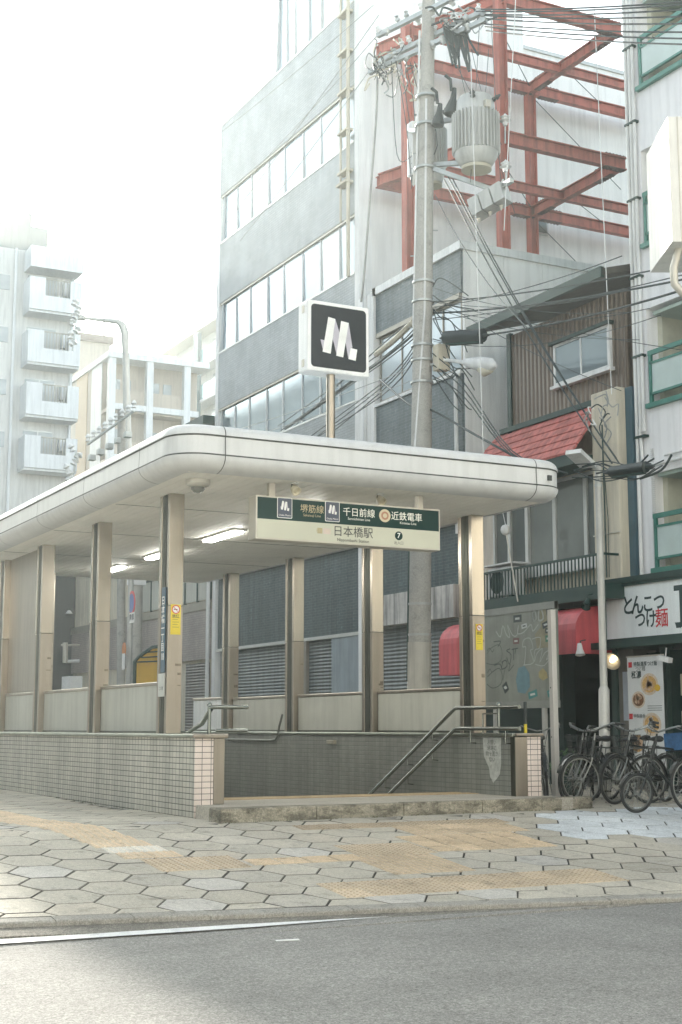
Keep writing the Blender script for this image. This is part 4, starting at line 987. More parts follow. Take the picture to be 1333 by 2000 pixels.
# ================================================================ BUILDINGS ALONG THE LEFT, FAR AWAY
m_apt = M('apartment_white', (.60,.60,.58), .7, 0, .06, .3, .15)
m_aptd = M('penthouse_grey', (.17,.18,.18), .7, 0, .06, .3, .1)
m_apt2 = M('apartment_parapet', (.68,.70,.71), .6, 0, .05, .4, .12)
m_fwin = M('far_window', (.36,.38,.38), .2, .1, .15, .8)
YA = 72.0
def AY(px, py, y=YA): return PY(px, py, y)
xr_ = AY(143,700).x; xl_ = 6.35; zt_ = AY(100,497).z
ab = empty('apartment_block', ((xr_+xl_)/2, YA, 0), 'tall white apartment block with stacked notched balconies at the left edge', 'building')
MB().box(xl_, xr_, YA, YA+14, 0, zt_).build('wall', m_apt, ab)
MB().box(AY(-90,430).x, AY(105,430).x, YA+1, YA+12, zt_, AY(80,432).z).build('penthouse', m_aptd, ab)
MB().box(AY(28,400).x, AY(78,400).x, YA+1.5, YA+9, AY(80,432).z, AY(50,395).z).build('water_tower', m_aptd, ab)
fx0, fx1, fz0, fz1 = AY(78,400).x, AY(131,400).x, zt_+1.2, AY(131,405).z
f = MB()
for x_ in (fx1,): f.box(x_-.06, x_, YA+.6, YA+.66, fz0, fz1); f.box(x_-.06, x_, YA+4, YA+4.06, fz0, fz1)
f.box(fx0, fx1, YA+.6, YA+.66, fz1-.06, fz1); f.box(fx1-.06, fx1, YA+.6, YA+4, fz1-.06, fz1); f.build('roof_frame', m_sgrey, ab)
MB().box(AY(48,520).x, AY(150,520).x, YA-1.3, YA, AY(100,540).z, AY(100,500).z).build('roof_parapet', m_apt2, ab)
bx0_, bx1_ = AY(40,750).x, AY(141,750).x
def balcony(zb, h, i):
    x0, x1 = bx0_, bx1_; dpt = 1.3; wl, wr = .30, .22
    a = x0+(x1-x0)*wl; b = x1-(x1-x0)*wr; mid = zb+h*.45
    o = MB().box(x0, a, YA-dpt, YA-dpt+.12, zb, zb+h).box(b, x1, YA-dpt, YA-dpt+.12, zb, zb+h).box(a, b, YA-dpt, YA-dpt+.12, zb, mid).box(x0, x0+.12, YA-dpt+.12, YA, zb, zb+h).box(x1-.12, x1, YA-dpt+.12, YA, zb, zb+h).box(x0, x1, YA-dpt+.12, YA, zb-.12, zb+.04).build('balcony', m_apt2, ab)
    r_ = MB()
    for k in range(9): xx = a+(b-a)*k/8; r_.box(xx-.02, xx+.02, YA-dpt+.04, YA-dpt+.07, mid, zb+h-.05)
    r_.box(a, b, YA-dpt+.03, YA-dpt+.08, zb+h-.08, zb+h-.02); r_.build('balcony_grille', m_brz, o)
for i in range(9):
    pyb = 924-i*101.5
    if pyb < 560: break
    zb = AY(90,pyb).z; h = AY(90,pyb-62).z-zb; balcony(zb, h, i)
for i in range(10):
    zc = AY(75,872-i*101.5).z
    if zc > zt_-1: break
    wnd = MB().box(AY(50,700).x, AY(107,700).x, YA-.06, YA+.0, zc-.9, zc+.75).build('window', m_fwin, ab)
    MB().box(AY(78,700).x-.03, AY(78,700).x+.03, YA-.09, YA-.06, zc-.9, zc+.75).box(AY(50,700).x, AY(107,700).x, YA-.09, YA-.06, zc+.75, zc+.82).build('frame', m_alu, wnd)
    for pa in (-6, -70, -130): MB().box(AY(pa-14,700).x, AY(pa+20,700).x, YA-.05, YA, zc-.2, zc+.6).build('window', m_fwin, ab)
    MB().box(AY(117,700).x, AY(126,700).x, YA-.35, YA-.02, zc-.2, zc+.5).build('heater_unit', m_apt2, ab)
MB().tube([(AY(143,700).x-.15,YA-.12,0),(AY(143,700).x-.15,YA-.12,zt_)], .08, 6).build('drainpipe', m_apt2, ab)
MB().tube([(AY(30,700).x-.15,YA-.12,0),(AY(30,700).x-.15,YA-.12,zt_)], .08, 6).build('drainpipe', m_apt2, ab)
# the other side of the street, left of the frame
def side_block(y0, y1, h, x1, mat, label):
    o = empty('street_side_building', (x1-7, (y0+y1)/2, 0), label, 'building')
    MB().box(x1-14, x1, y0, y1, 0, h).build('wall', mat, o)
    for k in range(int(h/3)):
        for j in range(int((y1-y0)/3)):
            wv = MB().box(x1, x1+.05, y0+j*3+.6, y0+j*3+2.4, k*3+1.0, k*3+2.5).build('window', m_fwin, o)
    MB().box(x1-14.2, x1+.25, y0-.1, y1+.1, h, h+.5).build('roof_parapet', m_apt2, o)
m_sb = M('side_block_grey', (.22,.22,.2), .8, 0, .1, .5)
side_block(14, 34, 16, -9, m_sb, 'grey building on the opposite side of the street, nearer the road')
side_block(35, 66, 21, -9, m_apt, 'white building on the opposite side of the street, further from the road')
side_block(67, 130, 21, -6, m_apt, 'white building on the opposite side of the street, furthest along')
def facing_block(x0, x1, h, mat, label, y=-13.0):
    o = empty('roadside_building', ((x0+x1)/2, y-6, 0), label, 'building')
    MB().box(x0, x1, y-12, y, -.6, h).build('wall', mat, o)
    for k in range(int(h/3.1)):
        for j in range(int((x1-x0)/3.2)):
            MB().box(x0+j*3.2+.9, x0+j*3.2+2.3, y, y+.06, k*3.1+1.0, k*3.1+2.3).build('window', m_fwin, o)
    MB().box(x0-.1, x1+.1, y-12, y+.3, h, h+.5).build('roof_parapet', m_apt2, o)
m_fc = M('facing_cream', (.66,.61,.53), .8, 0, .06, .4); m_fw2 = M('facing_white', (.70,.68,.64), .8, 0, .06, .4)
facing_block(-46, -14, 17, m_fc, 'cream building across the road behind the viewer, to the left')
facing_block(-13.5, 12, 20, m_fw2, 'white building across the road behind the viewer, in the middle')
facing_block(12.5, 44, 18, m_fc, 'cream building across the road behind the viewer, to the right')
fe = empty('street_end_building', (-4, 145, 0), 'wide grey building closing the far end of the street', 'building')
MB().box(-22, 14, 140, 150, 0, 22).build('wall', m_sb, fe); MB().box(-22.2, 14.2, 139.8, 150, 22, 22.6).build('roof_parapet', m_apt2, fe)
# grid fronted building
YG = 78.0
def GY(px, py): return PY(px, py, YG)
gx0, gx1 = GY(213,800).x, GY(371,800).x; gzt = GY(290,700).z
gb = empty('grid_front_building', ((gx0+gx1)/2, YG, 0), 'beige building with a white grid of balcony frames behind the canopy corner', 'building')
m_beige = M('beige_render', (.48,.42,.35), .7, 0, .08, .4, .12); m_tan = M('tan_stripe', (.55,.42,.28), .7, 0, .06, .3)
MB().box(gx0, gx1+1, YG+1.4, YG+13, 0, gzt-.2).build('wall', m_beige, gb)
MB().box(gx0-.15, gx1+1.2, YG-.1, YG+14, gzt-.2, gzt+.15).build('roof_slab', m_apt2, gb)
MB().box(gx0-.02, gx0+.03, YG+1.4, YG+3.4, 0, gzt-.2).build('side_panel', m_apt2, gb)
MB().box(gx0-.04, gx0+.03, YG+4.2, YG+6.4, 0, gzt-.2).build('tan_stripe', m_tan, gb)
MB().box(gx0-.03, gx0+.03, YG+8.5, YG+13, 0, gzt-.2).build('side_panel', m_apt, gb)
for px in (219, 293, 366):
    x_ = GY(px,800).x; MB().box(x_-.2, x_+.2, YG, YG+.4, 0, gzt-.2).build('frame_post', m_apt2, gb)
pitch_ = GY(293,705).z-GY(293,803).z
for i in range(8):
    z = gzt-.2-pitch_*(i+1)
    if z < .2: break
    MB().box(gx0, gx1+.6, YG+.05, YG+.36, z, z+.35).build('frame_beam', m_apt2, gb)
    MB().box(gx0, gx1+.6, YG+.36, YG+1.4, z-.1, z+.1).build('floor_slab', m_beige, gb)
    MB().box(gx0, gx1+.6, YG+.4, YG+.5, z+.35, z+1.25).build('parapet', m_beige, gb)
    for k, px in enumerate((240,262,318,342)): MB().box(GY(px-8,800).x, GY(px+8,800).x, YG+1.34, YG+1.4, z+.9, z+2.1).build('window', m_fwin, gb)
# far glass-railed building behind
YF0 = 93.0; XF0 = PY(424,700,YF0).x
zf = PX(424,625,XF0).z; LF = PX(322,690,XF0).y-YF0
fb_ = empty('glass_balcony_building', (XF0, 75, 0), 'distant grey building with glass balconies left of the tall office building', 'building')
MB().box(XF0+1.0, XF0+14, YF0-2, YF0+LF, 0, zf).build('wall', m_apt, fb_)
MB().box(XF0-.2, XF0+14, YF0-2, YF0+LF+.5, zf, zf+.35).build('roof_slab', m_sgrey, fb_)
for i in range(9):
    z = zf-2.7-i*2.7; MB().box(XF0-.1, XF0+1.0, YF0-2, YF0+LF-1, z-.2, z).build('balcony_slab', m_apt2, fb_)
    MB().box(XF0-.08, XF0-.03, YF0-2, YF0+LF-1, z, z+1.1).build('glass_rail', M('blue_green_rail_glass', (.22,.38,.40), .15, .1), fb_)
    for k in range(5): MB().box(XF0+.94, XF0+1.0, YF0+k*6, YF0+k*6+3, z+.1, z+2.1).build('window', m_fwin, fb_)
for y in (YF0+3, YF0+14): MB().box(XF0-.3, XF0+.0, y, y+.9, 0, zf-.2).build('dark_fin', M('dark_fin', (.10,.15,.16), .6), fb_)
# small brown roofed house behind the apartments
bh_ = empty('brown_roof_house', (22, 92, 0), 'brown flat roofed block between the apartments and the grid fronted building', 'building')
hx0, hx1 = PY(148,680,92).x, PY(215,680,92).x; hz = PY(180,668,92).z
MB().box(hx0, hx1, 92, 102, 0, hz).build('wall', m_beige, bh_); MB().box(hx0-.3, hx1+.2, 91.7, 102, hz, hz+.5).build('parapet', M('brown_parapet', (.22,.17,.14), .7), bh_)
MB().tube([(PY(213,600,92).x,93,hz),(PY(213,600,92).x,93,hz+6)], .06, 5).build('aerial', m_sgrey, bh_)
# dark building seen under the canopy
YD = 52.0
dx0, dx1 = PY(40,1200,YD).x, PY(243,1200,YD).x
db = empty('dark_building', ((dx0+dx1)/2, YD, 0), 'low dark grey building with small wall lamps seen between the left columns', 'building')
MB().box(dx0, dx1, YD, YD+9, 0, 7.4).build('wall', M('charcoal_cladding', (.055,.062,.064), .6, 0, .1, .5, .15), db)
MB().box(PY(212,1250,YD).x, PY(233,1250,YD).x, YD-.08, YD, PY(220,1297,YD).z, PY(220,1215,YD).z).build('pale_board', M('pale_board', (.46,.50,.46), .6), db)
for px in (133, 157): q = PY(px,1199,YD); MB().lathe([(0,0),(.13,0),(.05,.12),(0,.13)], (q.x,YD-.15,q.z)).build('wall_lamp', m_white, db)
MB().tube([PY(128,1295,YD-1), PY(128,1255,YD-1)], .1, 6).tube([PY(120,1260,YD-1), PY(165,1260,YD-1)], .04, 5).build('tv_aerial', m_sgrey, db)
MB().box(PY(122,1300,YD-2).x, PY(146,1300,YD-2).x, YD-3, YD-2, 0, PY(130,1322,YD-2).z).build('roof_unit', m_white, db)
MB().tube([PY(130,1292,YD-1), PY(180,1290,YD-1)], .07, 6).build('rail', m_white, db)
# yellow hoarding
m_yh = M('yellow_sheet', (.62,.36,.02), .5, 0, .08, 1, .1)
yb_ = [(262,1330),(264,1292),(270,1284),(298,1264),(318,1262),(318,1330)]
yo = empty('yellow_hoarding', PD(285,1400,38), 'bright yellow slanted hoarding with dark edges seen right of the no parking sign', 'hoarding')
P_ = [PD(x, y, 38) for x, y in yb_]; P_[0].z = 0; P_[-1].z = 0
MB().prism(P_, _h*.25).build('sheet', m_yh, yo)
MB().tube(P_[0:5], .05, 6).build('dark_edge', m_dkst, yo)
for y in (1274, 1284, 1293): MB().tube([PD(268+(1293-y)*.9,y,37.9), PD(318,y-2,37.9)], .02, 5).build('dark_strip', m_dkst, yo)
# ================================================================ STREET FURNITURE
m_conc = ground_mat('pole_concrete', (.40,.39,.36), .8, .18, .14, .3, stain=.25)
m_galv = M('galvanised_steel', (.45,.47,.46), .45, .6, .12, 5)
m_gpole = M('grey_painted_steel', (.50,.50,.47), .45, .2, .08, 3, .12)
# no parking sign
npo = empty('no_parking_sign', PD(250,1420,36), 'round blue and red no parking sign on a grey post behind the left columns', 'sign')
b = PD(250,1420,36); MB().tube([(b.x,b.y,0),(b.x,b.y,PD(250,1112,36).z)], .07, 10).build('post', m_gpole, npo, True)
c = PD(257,1178,35.8); nd = Vector((-math.cos(R(20)), -math.sin(R(20)), 0)); nd = Vector((-.86,-.5,0)).normalized(); nr = Vector((0,0,1)).cross(nd)*1
nr = Vector((nd.y,-nd.x,0)); nr = -nr if nr.dot(_r) < 0 else nr; nu = Vector((0,0,1))
nr = _r*.40+_h*-.92; nr.normalize()
MB().lathe([(0,0),(.31,0),(.31,.02),(0,.02)], c, nu.cross(nr), 32).build('backing', m_red, npo)
flat([disc(0,0,.24)], c, nr, nu, M('sign_blue', (.03,.10,.38), .4), npo, 'blue_disc', .006)
flat([disc(0,0,.24)], c-nr.cross(nu)*.03, -nr, nu, MATS['sign_blue'], npo, 'blue_disc', .006)
c2 = PD(257,1207,35.8); flat([[(-.3,-.13),(.3,-.13),(.3,.13),(-.3,.13)]], c2, nr, nu, m_white, npo, 'plate', .01)
text('自動車', .19, m_ink, c2, nr, nu, npo, bold=.02, ext=.013)
c3 = PD(242,1268,35.8); MB().lathe([(0,0),(.17,0),(.17,.02),(0,.02)], c3, nu.cross(nr), 24).build('orange_disc', M('orange_disc', (.55,.2,.06), .5), npo)
flat([[(-.12,-.2),(.12,-.2),(.12,.2),(-.12,.2)]], PD(242,1292,35.8), nr, nu, m_white, npo, 'lower_plate', .01)
gp = empty('grey_pole', PD(262,1420,40), 'plain grey street pole just behind the no parking sign', 'pole'); b = PD(262,1420,40)
MB().tube([(b.x,b.y,0),(b.x,b.y,5.2)], .17, 12).build('shaft', m_conc, gp, True); MB().box(b.x-.3, b.x+.2, b.y-.2, b.y-.0, PD(240,1130,40).z-.2, PD(240,1112,40).z).build('box', m_white, gp)
# street lamp far left with arm
DL = 50
b = PD(252,1420,DL)
sl = empty('street_lamp', (b.x,b.y,0), 'tall hazy lamp post with a long curved arm in front of the grid fronted building', 'street lamp')
MB().tube([(b.x,b.y,0), PD(250,900,DL), PD(246,680,DL)], [.17,.15,.12], 10).build('post', m_gpole, sl, True)
MB().tube([PD(246,690,DL), PD(245,652,DL), PD(240,636,DL), PD(230,628,DL), PD(200,625,DL), PD(162,621,DL)], [.13,.16,.15,.1,.07,.05], 8).build('arm', m_gpole, sl, True)
MB().bar(PD(166,621,DL), PD(140,619,DL), .3, .14).build('lamp_head', m_gpole, sl)
# hazy distribution pole hardware at the left
up2 = empty('distant_utility_pole', PD(262,1420,47), 'pale distant utility pole with slanting crossarm beside the lamp post', 'utility pole')
b = PD(238,1420,47); MB().tube([(b.x,b.y,0),(PD(238,800,47))], .14, 10).build('shaft', m_conc, up2, True)
arm = MB().bar(PD(172,868,48), PD(262,803,46.4), .06, .06).build('crossarm', m_galv, up2)
rb = random.Random(11)
for i in range(9):
    t = i/8; p = PD(172,868,48).lerp(PD(262,803,46.4), t)+Vector((0,0,.1)); MB().lathe([(0,0),(.09,.02),(.05,.1),(.1,.16),(.04,.26),(0,.28)], p, n=10).build('insulator', m_wht, up2, True)
for i in range(5):
    t = i/4; p = PD(180,880,48).lerp(PD(250,835,46.6), t); MB().bbox(p.x-.12,p.x+.12,p.y-.12,p.y+.12,p.z-.35,p.z-.15,.02).build('switch_box', m_galv, up2)
for cx, cyy in ((150,640),(145,925)):
    k = empty('insulator_rack', PD(cx,cyy,46), 'hazy rack of white insulators '+('at the end of the street lamp arm' if cyy < 700 else 'low down just above the canopy roof edge'), 'insulators')
    MB().bar(PD(cx-8,cyy+45 if cyy<700 else cyy+70,46), PD(cx+4,cyy-45,46), .06, .06).build('rod', m_galv, k)
    for i in range(7):
        p = PD(cx-6+rb.uniform(-7,9), cyy-42+i*13, 46); MB().lathe([(0,0),(.12,.03),(.05,.12),(.13,.18),(.03,.3),(0,.31)], p, (rb.uniform(-.4,.9),0,.8), 8).build('insulator', m_wht, k, True)
# ---- main utility pole
DP = 25.3
def pp(py):   # axis of the pole at photo height py
    return PD(836+(825-836)*(py-100)/600 if py < 700 else 825-5*(py-700)/550, py, DP)
pole = empty('utility_pole', (pp(1410).x, pp(1410).y, 0), 'tall concrete utility pole with crossarms rising between the station and the shops', 'utility pole')
ys_ = [1420, 1250, 1000, 700, 400, 100, -30]
pts = [pp(y) for y in ys_]; pts[0].z = 0
MB().tube(pts, [.205,.2,.192,.178,.156,.128,.12], 24).build('shaft', m_conc, pole, True)
MB().tube([pp(1420)+Vector((0,0,0)), pp(1255)], .212, 24).build('white_sheath', M('pole_sheath', (.52,.50,.44), .6, 0, .1, 3, .2), pole, True)
for y in (1180, 1240, 1320, 905, 748, 705, 676, 590, 552, 330, 245, 190):
    q = pp(y); MB().lathe([(.2,-.02),(.21,-.02),(.21,.02),(.2,.02)], q, n=24).build('band', m_galv, pole, True)
for i, y in enumerate((640,700,760,820,870,960,500,450,300,220)):
    q = pp(y); sgn = 1 if i % 2 else -1; MB().tube([q, q+_r*sgn*.25], .011, 6).build('step_bolt', m_galv, pole)
MB().tube([pp(905)+_r*-.14-_h*.13, pp(620)+_r*.02-_h*.185, pp(200)+_r*-.02-_h*.165], .02, 6).build('conduit', m_wht, pole)
MB().tube([pp(1330)-_r*.21, pp(1100)-_r*.205, pp(900)-_r*.19], .02, 6).build('conduit', m_dkst, pole)
MB().tube([pp(640)-_r*.17, pp(330)-_r*.165, pp(60)-_r*.16], .022, 6).build('conduit', m_wht, pole)
arms = [((722,142,26.2),(950,38,24.4)),((742,120,26.2),(945,22,24.5)),((738,70,26.2),(905,-14,24.6))]
rb = random.Random(4)
for a, b in arms:
    a, b = PD(*a), PD(*b); ar = MB().bar(a, b, .085, .085).build('crossarm', m_galv, pole)
    for i in range(10):
        t = (i+.4)/10; p = a.lerp(b, t)+Vector((rb.uniform(-.05,.05),rb.uniform(-.05,.05),.04)); dn = Vector((rb.uniform(-.6,.6),rb.uniform(-.6,.6),rb.choice((1,1,-.8))))
        MB().lathe([(0,0),(.05,.01),(.03,.05),(.06,.08),(.03,.13),(.045,.16),(0,.18)], p, dn, 10).build('insulator', m_wht if rb.random() < .5 else m_galv, ar, True)
# brackets lower on the pole
for (a, b) in (((848,330,25.2),(985,378,24.6)),((955,382,24.9),(1000,352,24.0)),((800,255,25.6),(815,255,25.3)),((845,240,25.3),(890,232,24.9)),((845,322,25.3),(905,318,24.9))):
    MB().bar(PD(*a), PD(*b), .08, .08).build('bracket_arm', m_galv, pole)
# transformers
m_trf = M('transformer_grey', (.48,.49,.47), .5, .1, .08, 3, .15)
m_blk = M('black_rubber', (.02,.03,.03), .5, 0, .1)
def transformer(px, y0, yf0, yf1, y1, rp, dep, label):
    ctr = PD(px, y1, dep); sc_ = dep/2809.0; rr_ = rp*sc_; zs = [PD(px,y,dep).z for y in (y0,yf0,yf1,y1)]
    o = empty('transformer', ctr, label, 'transformer')
    MB().lathe([(0,zs[3]),(rr_*.55,zs[3]),(rr_*.6,zs[3]+.04),(rr_*.66,zs[3]+.05),(rr_*.9,zs[2]-.08),(rr_*.92,zs[2]),(rr_*.88,zs[2]+.01),(rr_*.88,zs[1]),(rr_*.84,zs[1]+.03),(rr_*.80,zs[0]-.06),(rr_*.72,zs[0]),(0,zs[0]+.05)], (ctr.x,ctr.y,0), n=36).build('tank', m_trf, o, True)
    MB().lathe([(rr_*.56,zs[3]-.03),(rr_*.64,zs[3]-.03),(rr_*.64,zs[3]+.03),(rr_*.56,zs[3]+.03)], (ctr.x,ctr.y,0), n=36).build('base_ring', M('rust_ring', (.42,.39,.30), .6), o, True)
    fn = MB(); N = 34
    for i in range(N):
        a = 2*math.pi*i/N; d = Vector((math.cos(a),math.sin(a),0)); e = Vector((-d.y,d.x,0)); c = Vector((ctr.x,ctr.y,(zs[1]+zs[2])/2))+d*rr_*.95
        fn.obox(c, d*rr_*.075, e*.009, Vector((0,0,(zs[1]-zs[2])/2)))
    fn.build('cooling_fins', m_trf, o)
    for a in (0.6, 2.2, 4.0, 5.3):
        d = Vector((math.cos(a),math.sin(a),0)); c = Vector((ctr.x,ctr.y,zs[0]-.1))+d*rr_*.8
        MB().lathe([(0,0),(.05,0),(.03,.05),(.055,.08),(.03,.12),(.02,.16),(0,.17)], c, d+Vector((0,0,.5)), 10).build('bushing', m_blk, o, True)
    MB().bbox(ctr.x-.06, ctr.x+.06, ctr.y-rr_*1.0, ctr.y-rr_*.8, zs[0]-.32, zs[0]-.18, .01).build('cover_plate', m_sgrey, o) if rp > 40 else None
    return o
transformer(931, 193, 226, 300, 330, 49, 24.5, 'large grey finned pole transformer hanging right of the utility pole')
transformer(846, 215, 255, 325, 362, 30, 26.0, 'smaller grey finned transformer half hidden behind the utility pole')
lb = empty('side_cabinet', PD(808,300,25.6), 'narrow pale cabinet strapped to the left side of the utility pole', 'cabinet')
q0, q1 = PD(808,345,25.6), PD(808,240,25.6); MB().bbox(q0.x-.08,q0.x+.07,q0.y-.1,q0.y+.1,q0.z,q1.z,.02).build('casing', m_wht, lb); MB().lathe([(0,-.2),(.03,-.15),(.07,0),(0,0)], (q0.x,q0.y,q0.z)).build('spout', m_wht, lb)
swb = empty('switch_box', PD(955,400,24.5), 'tilted grey triple switch box below the large transformer', 'switch')
c0, c1 = PD(925,412,24.7), PD(990,374,24.3); dd = (c1-c0)
for i in range(3):
    a = c0+dd*(i/3+.02); b = c0+dd*((i+1)/3-.02); MB().bar(a, b, .34, .34).build('unit', m_trf, swb)
for i in range(3):
    p = c0+dd*((i+.5)/3)-Vector((0,0,.2)); MB().lathe([(0,0),(.04,0),(.025,-.06),(0,-.1)], p, n=10).build('terminal', m_sgrey, swb, True)
for i in range(3):
    p = c0+dd*((i+.5)/3)+Vector((0,0,.17)); MB().tube([p, p+Vector((.05,0,.12)), p+Vector((.1,.05,.08))], .02, 6).build('lug', m_wht, swb)
for (x, y, d, lab) in ((987,235,24.4,'above'),(988,325,24.3,'below')):
    o = empty('post_insulator', PD(x,y,d), 'white post insulator '+('beside the top of the large transformer' if lab == 'above' else 'at the lower right of the large transformer'), 'insulator')
    MB().lathe([(0,-.1),(.04,-.1),(.05,-.04),(.11,-.01),(.05,.03),(.09,.06),(.03,.1),(.0,.14)], PD(x,y,d), n=14).build('sheds', m_wht, o, True)
    MB().tube([PD(x,y+45,d), PD(x,y,d)], .012, 6).build('rod', m_galv, o)
for (x, y, d, s_, lab) in ((884,205,24.7,1.2,'black teardrop cable end hanging just left of the large transformer'),(857,230,24.9,1.0,'dark cable end cap right against the utility pole')):
    o = empty('cable_end', PD(x,y,d), lab, 'cable end'); MB().lathe([(.0,.3*s_),(.04,.28*s_),(.06,.1*s_),(.12*s_,-.1*s_),(.11*s_,-.16*s_),(0,-.2*s_)], PD(x,y,d), (.15,0,1), 14).build('cap', m_blk, o, True)
    MB().tube([PD(x-2,y-28,d), PD(x-4,y-50,d), PD(x-14,y-58,d)], .03, 8).build('lead', m_blk, o, True)
# lamp on the pole
psl = empty('pole_lamp', PD(870,706,25.0), 'white street lamp head on a short arm at the right of the utility pole', 'street lamp')
MB().tube([PD(845,700,25.3), PD(880,704,24.9), PD(912,708,24.5)], .035, 8).build('arm', m_wht, psl, True)
a, b = PD(905,707,24.5), PD(970,714,23.9); dd = (b-a)
MB().tube([a, a+dd*.15, a+dd*.5, a+dd*.85, b], [.04,.09,.13,.12,.03], 12).build('housing', m_wht, psl, True)
MB().tube([a+dd*.45-Vector((0,0,.07)), a+dd*.65-Vector((0,0,.11)), a+dd*.85-Vector((0,0,.08))], [.06,.11,.06], 12).build('lens', M('lamp_lens', (.55,.52,.42), .2), psl, True)
# meter box on the pole
pmb = empty('meter_box', PD(868,688,25.0), 'small beige meter box right of the utility pole above the lamp arm', 'box')
q = PD(862,712,25.1); MB().bbox(q.x-.12,q.x+.14,q.y-.1,q.y+.1,q.z-.12,q.z+.36,.015).build('casing', m_cream, pmb); MB().tube([q, q+_r*-.2], .02, 6).build('strap', m_galv, pmb)
# telephone splice closures
def closure(p, q, r_, label):
    o = empty('splice_closure', p, label, 'cable closure'); p, q = Vector(p), Vector(q); d = (q-p).normalized()
    MB().tube([p-d*.16, p-d*.02, p, q, q+d*.02, q+d*.16], [.02,.04,r_,r_,.04,.02], 12).build('sleeve', m_blk, o, True)
    s_ = d.cross(Vector((0,0,1))); MB().obox((p+q)/2-Vector((0,0,r_*.85)), (q-p)*.45, s_*r_*.5, Vector((0,0,r_*.28))).build('clamp_rail', m_dkst, o)
closure(PD(872,660,24.8), PD(943,655,24.1), .125, 'black cable closure hanging right of the utility pole')
closure(PD(1195,922,20.6), PD(1262,912,20.0), .085, 'black cable closure in the tangle in front of the cream housing')
closure(PD(1305,612,20.0), PD(1360,598,19.5), .03, 'thin black sleeve on a wire at the right edge') if False else None
# ---- hoarding panel with graffiti
XH = 14.0
h0, h1 = PX(944,1190,XH), PX(1084,1182,XH); hzT, hzB = PX(944,1192,XH).z, PX(1084,1382,XH).z
hp = empty('graffiti_panel', (XH, (h0.y+h1.y)/2, 0), 'large grey metal panel covered in graffiti and stickers left of the white post', 'panel')
m_gpan = M('grey_green_sheet', (.225,.24,.205), .5, 0, .14, 2.5, .15)
MB().box(XH, XH+.06, h1.y, h0.y, hzB+.12, hzT).build('sheet', m_gpan, hp)
for za_ in (hzB, hzT-.12): MB().box(XH-.012, XH+.07, h1.y, h0.y, za_, za_+.12).build('edge_strip', M('grey_strip', (.24,.25,.225), .5), hp)
for y in (h0.y-.35, h1.y+.35): MB().box(XH, XH+.06, y, y+.08, 0, hzB).build('leg', m_gpole, hp)
HR_, HU_ = Vector((0,-1,0)), Vector((0,0,1))
GW, GH = h0.y-h1.y, hzT-hzB
def g2(u, v, e): return Vector((XH-e, h0.y-GW*u, hzT-GH*v))
def stroke(pts, wd, mat, name, e=.003):
    mb = MB()
    for (a, b) in zip(pts, pts[1:]):
        A, B = g2(*a, e), g2(*b, e); d = (B-A)
        if d.length < 1e-5: continue
        d.normalize(); s_ = d.cross(Vector((1,0,0)))*wd/2; A -= d*wd*.3; B += d*wd*.3
        mb.quad(A-s_, A+s_, B+s_, B-s_)
    return mb.build(name, mat, hp, normals=False)
m_gw = M('graffiti_white', (.42,.44,.41), .6, 0, .1); m_gk = M('graffiti_black', (.045,.06,.055), .5); m_gb = M('graffiti_blue', (.115,.215,.25), .6, 0, .15, 8); m_gy = M('graffiti_ochre', (.34,.28,.13), .6, 0, .2, 8); m_gtan = M('torn_tape', (.25,.235,.16), .6, 0, .2, 6)
def zp(l): return [((x-285)/815., (y-205)/1190.) for x, y in l]
def curve_(l, k=3):
    out = []
    for i in range(len(l)-1):
        p0, p1, p2, p3 = l[max(i-1,0)], l[i], l[i+1], l[min(i+2,len(l)-1)]
        for t in range(k):
            t /= k; out.append(tuple(.5*((2*b)+(-a+c)*t+(2*a-5*b+4*c-d)*t*t+(-a+3*b-3*c+d)*t**3) for a, b, c, d in zip(p0,p1,p2,p3)))
    return out+[l[-1]]
flat([[((x-.5)*GW, (.5-y)*GH) for x, y in zp([(690,930),(760,910),(810,1000),(815,1150),(760,1230),(680,1210),(660,1060)])]], g2(.5,.5,0), HR_, HU_, m_gb, hp, 'blue_patch', .002)
flat([[((x-.5)*GW, (.5-y)*GH) for x, y in zp([(930,260),(1000,240),(1040,640),(1020,720),(900,720),(880,560),(950,480)])]], g2(.5,.5,0), HR_, HU_, m_gtan, hp, 'tan_patch', .002)
flat([[((x-.5)*GW, (.5-y)*GH) for x, y in zp([(915,990),(960,950),(1000,1000),(1010,1060),(960,1090),(915,1050)])]], g2(.5,.5,0), HR_, HU_, m_gy, hp, 'ochre_patch', .003)
stroke(zp(curve_([(440,480),(490,550),(520,420),(560,530),(600,560),(575,420),(630,540),(680,550),(700,440),(690,530),(760,520),(840,440),(860,520),(920,450)])), .016, m_gw, 'white_scrawl')
stroke(zp(curve_([(860,310),(870,400),(900,380),(885,290),(860,310)])), .03, m_gw, 'white_scrawl'); stroke(zp(curve_([(930,300),(925,400),(975,390),(960,290),(925,290)])), .03, m_gw, 'white_scrawl')
stroke(zp(curve_([(760,900),(780,700),(745,690),(760,610),(830,600),(860,720),(830,740),(860,880),(750,900)])), .014, m_gw, 'white_outline', .005)
stroke(zp(curve_([(850,610),(940,600),(930,720),(880,740),(870,870),(900,780),(960,730),(930,880),(985,780),(1040,760),(1000,860),(1060,800),(980,920),(880,900)])), .012, m_gw, 'white_outline', .005)
stroke(zp(curve_([(330,730),(380,670),(470,640),(505,720),(490,830),(400,870),(320,850)])), .010, m_gk, 'black_scrawl'); stroke(zp(curve_([(330,1010),(400,950),(470,920),(505,1010),(480,1110),(390,1150),(320,1100)])), .012, m_gk, 'black_scrawl')
